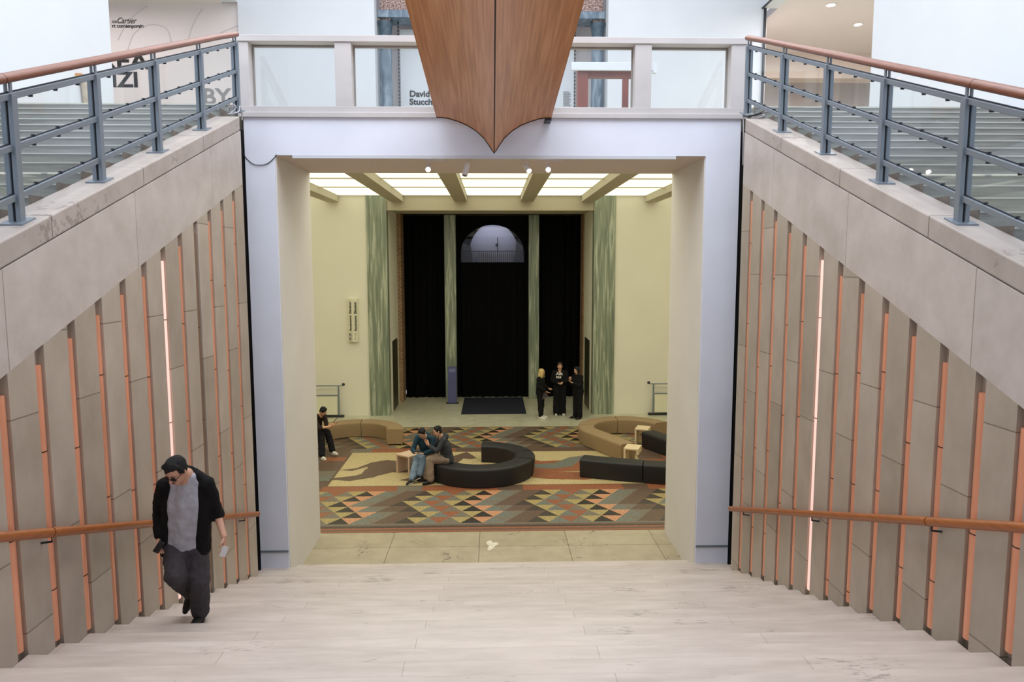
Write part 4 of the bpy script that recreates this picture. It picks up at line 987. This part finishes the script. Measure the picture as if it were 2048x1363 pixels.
t3, j3 = standing('dark-haired person in black with raised hands beside the brick edging', 1156, 22.34, 837, 1.70, -60, dict(skin=SK2, hair=HB, style='bob', legs=CK2, top=CK, shoes=BS, sole=BS, hem=.2, legr=(.12, .095, .085), w=1.1), {'L': ((.12, .22, 1.12), (.30, .10, 1.22)), 'R': ((.12, -.22, 1.12), (.28, -.04, 1.30))}, lean=.02)
# shirt print
c = j2(.165, 0, 1.34)
tx1 = text('shirt_print', 'Ask', .135, c+Vector((-.135, -.03, .0)), FRONT, WH, t2, ext=.003, bold=.004); text('shirt_print', 'me', .135, c+Vector((-.135, -.03, -.105)), FRONT, WH, t2, ext=.003, bold=.004)
bag = thing('handbag', 'grey chequered bag hanging from the blonde person\'s hand', 'bag', tuple(j1(.26, -.2, .72)))
c = P(1087, 791, 22.36)
bm = bmesh.new(); box(bm, -.13, .13, -.03, .03, -.09, .09); bmesh.ops.transform(bm, matrix=Matrix.Translation(c) @ Matrix.Rotation(R_(-28), 4, 'Y'), verts=bm.verts); link('bag_body', bm, slab_mat('chequered_cloth', (112, 100, 100), (84, 76, 78), (60, 56, 58), .05, .04, .006, (0, 2), rough=.9), bag, bevel=.01)
bm = bmesh.new(); tube(bm, [c+Vector((-.09, 0, .05)), c+Vector((.02, 0, .26)), c+Vector((.10, 0, .10))], .008, 6); link('bag_strap', bm, CK, bag)

# the two people seated on the black bench
SC = mat('light_denim', (126, 148, 166), .85, var=.12, scale=16); TEAL = cloth('teal_jacket', (34, 62, 76)); GR = cloth('dark_grey_jacket', (58, 60, 64)); BE = cloth('beige_trousers', (148, 130, 112))
U = Vector((0, 0, 1))
def V(x, y, z_): return Vector((x, y, z_))
J = dict(base=(-1.5, 16.1, .004), pel=V(-1.50, 16.24, .53), ch=V(-1.53, 16.08, .82), nk=V(-1.56, 15.98, .99), hd=V(-1.60, 15.86, 1.10), look=(-.35, -1, -.9), hup=(-.2, -.5, .8),
         shL=V(-1.37, 15.97, .95), shR=V(-1.72, 16.06, .95), elL=V(-1.36, 15.86, .70), elR=V(-1.82, 15.95, .70), wrL=V(-1.55, 15.76, .66), wrR=V(-1.76, 15.76, .68),
         hipL=V(-1.42, 16.22, .52), hipR=V(-1.58, 16.26, .52), knL=V(-1.56, 15.84, .52), knR=V(-1.72, 15.84, .52), anL=V(-1.66, 15.76, .17), anR=V(-1.82, 15.66, .09), toeL=(-.5, -.8, 0), toeR=(-.5, -.8, 0), pnL=(0, 0, 1), pnR=(0, 0, 1), thL=(0, -.5, 1), thR=(0, -.5, 1), hdirL=(-.8, -.3, 0), hdirR=(.5, -.5, 0))
p1 = person('person in teal jacket and light jeans bent over a phone beside the pale table', J, dict(skin=SK2, hair=HB, legs=SC, top=TEAL, shoes=BS, sole=WH, hem=.05, hood=True, legr=(.10, .085, .085), sleeveL=.9, sleeveR=.9, s=.95), vox=.014)
bm = bmesh.new(); box(bm, -.035, .035, -.07, .07, -.004, .004); bmesh.ops.transform(bm, matrix=Matrix.Translation(V(-1.68, 15.70, .72)) @ Matrix.Rotation(R_(-25), 4, 'X'), verts=bm.verts)
tag(link('phone', bm, BLK), 'phone held low by the seated person in the teal jacket', 'phone')
J = dict(base=(-1.05, 15.9, .004), pel=V(-1.03, 15.82, .53), ch=V(-1.10, 15.80, .84), nk=V(-1.16, 15.78, 1.03), hd=V(-1.24, 15.74, 1.17), look=(-1, -.25, -.3), hup=(-.2, 0, 1),
         shL=V(-1.10, 15.63, .99), shR=V(-1.18, 15.95, .99), elL=V(-1.24, 15.56, .76), elR=V(-1.34, 15.92, .78), wrL=V(-1.42, 15.62, .86), wrR=V(-1.48, 15.84, .84),
         hipL=V(-1.04, 15.74, .52), hipR=V(-1.06, 15.90, .52), knL=V(-1.42, 15.66, .54), knR=V(-1.46, 15.86, .54), anL=V(-1.40, 15.60, .09), anR=V(-1.52, 15.80, .09), toeL=(-.8, -.5, 0), toeR=(-1, -.2, 0), pnL=(0, 1, .2), pnR=(0, -1, .2), thL=(-.3, 0, 1), thR=(-.3, 0, 1), hdirL=(-.3, 0, 1), hdirR=(-.4, 0, 1))
p2 = person('person in dark grey hooded jacket and beige trousers on the black bench', J, dict(skin=SK2, hair=HB, legs=BE, top=GR, shoes=BS, sole=BS, hem=.05, hood=True, legr=(.11, .09, .085), s=.95), vox=.014)
# the person half hidden by the left jamb
J = dict(base=(-4.7, 18.55, .004), pel=V(-4.72, 18.62, .53), ch=V(-4.60, 18.42, .84), nk=V(-4.46, 18.32, 1.02), hd=V(-4.37, 18.24, 1.13), look=(1, -.5, -.7), hup=(.4, -.3, .8),
         shL=V(-4.40, 18.48, .98), shR=V(-4.62, 18.18, .98), elL=V(-4.30, 18.30, .74), elR=V(-4.42, 18.0, .74), wrL=V(-4.10, 18.18, .80), wrR=V(-4.14, 18.04, .78),
         hipL=V(-4.66, 18.68, .52), hipR=V(-4.76, 18.54, .52), knL=V(-4.30, 18.36, .55), knR=V(-4.40, 18.12, .54), anL=V(-4.12, 18.10, .12), anR=V(-4.30, 17.72, .09), toeL=(.6, -.5, 0), toeR=(.5, -.6, 0), pnL=(0, 0, 1), pnR=(0, 0, 1), thL=(0, -.5, 1), thR=(0, -.5, 1), hdirL=(.7, -.2, .3), hdirR=(.7, .1, .3))
p3 = person('seated person in dark clothes with a phone, half hidden by the left jamb', J, dict(skin=SK2, hair=HB, legs=CK2, top=cloth('dark_brown_top', (44, 32, 26)), shoes=WH, sole=WH, hem=.05, legr=(.11, .09, .08), sleeveL=.2, sleeveR=.2, s=.95), vox=.014)
bm = bmesh.new(); box(bm, -.006, .006, -.035, .035, -.075, .075); bmesh.ops.transform(bm, matrix=Matrix.Translation(V(-4.03, 18.10, .93)) @ Matrix.Rotation(R_(40), 4, 'Y'), verts=bm.verts)
tag(link('phone', bm, BLK), 'phone held up by the person half hidden by the left jamb', 'phone')
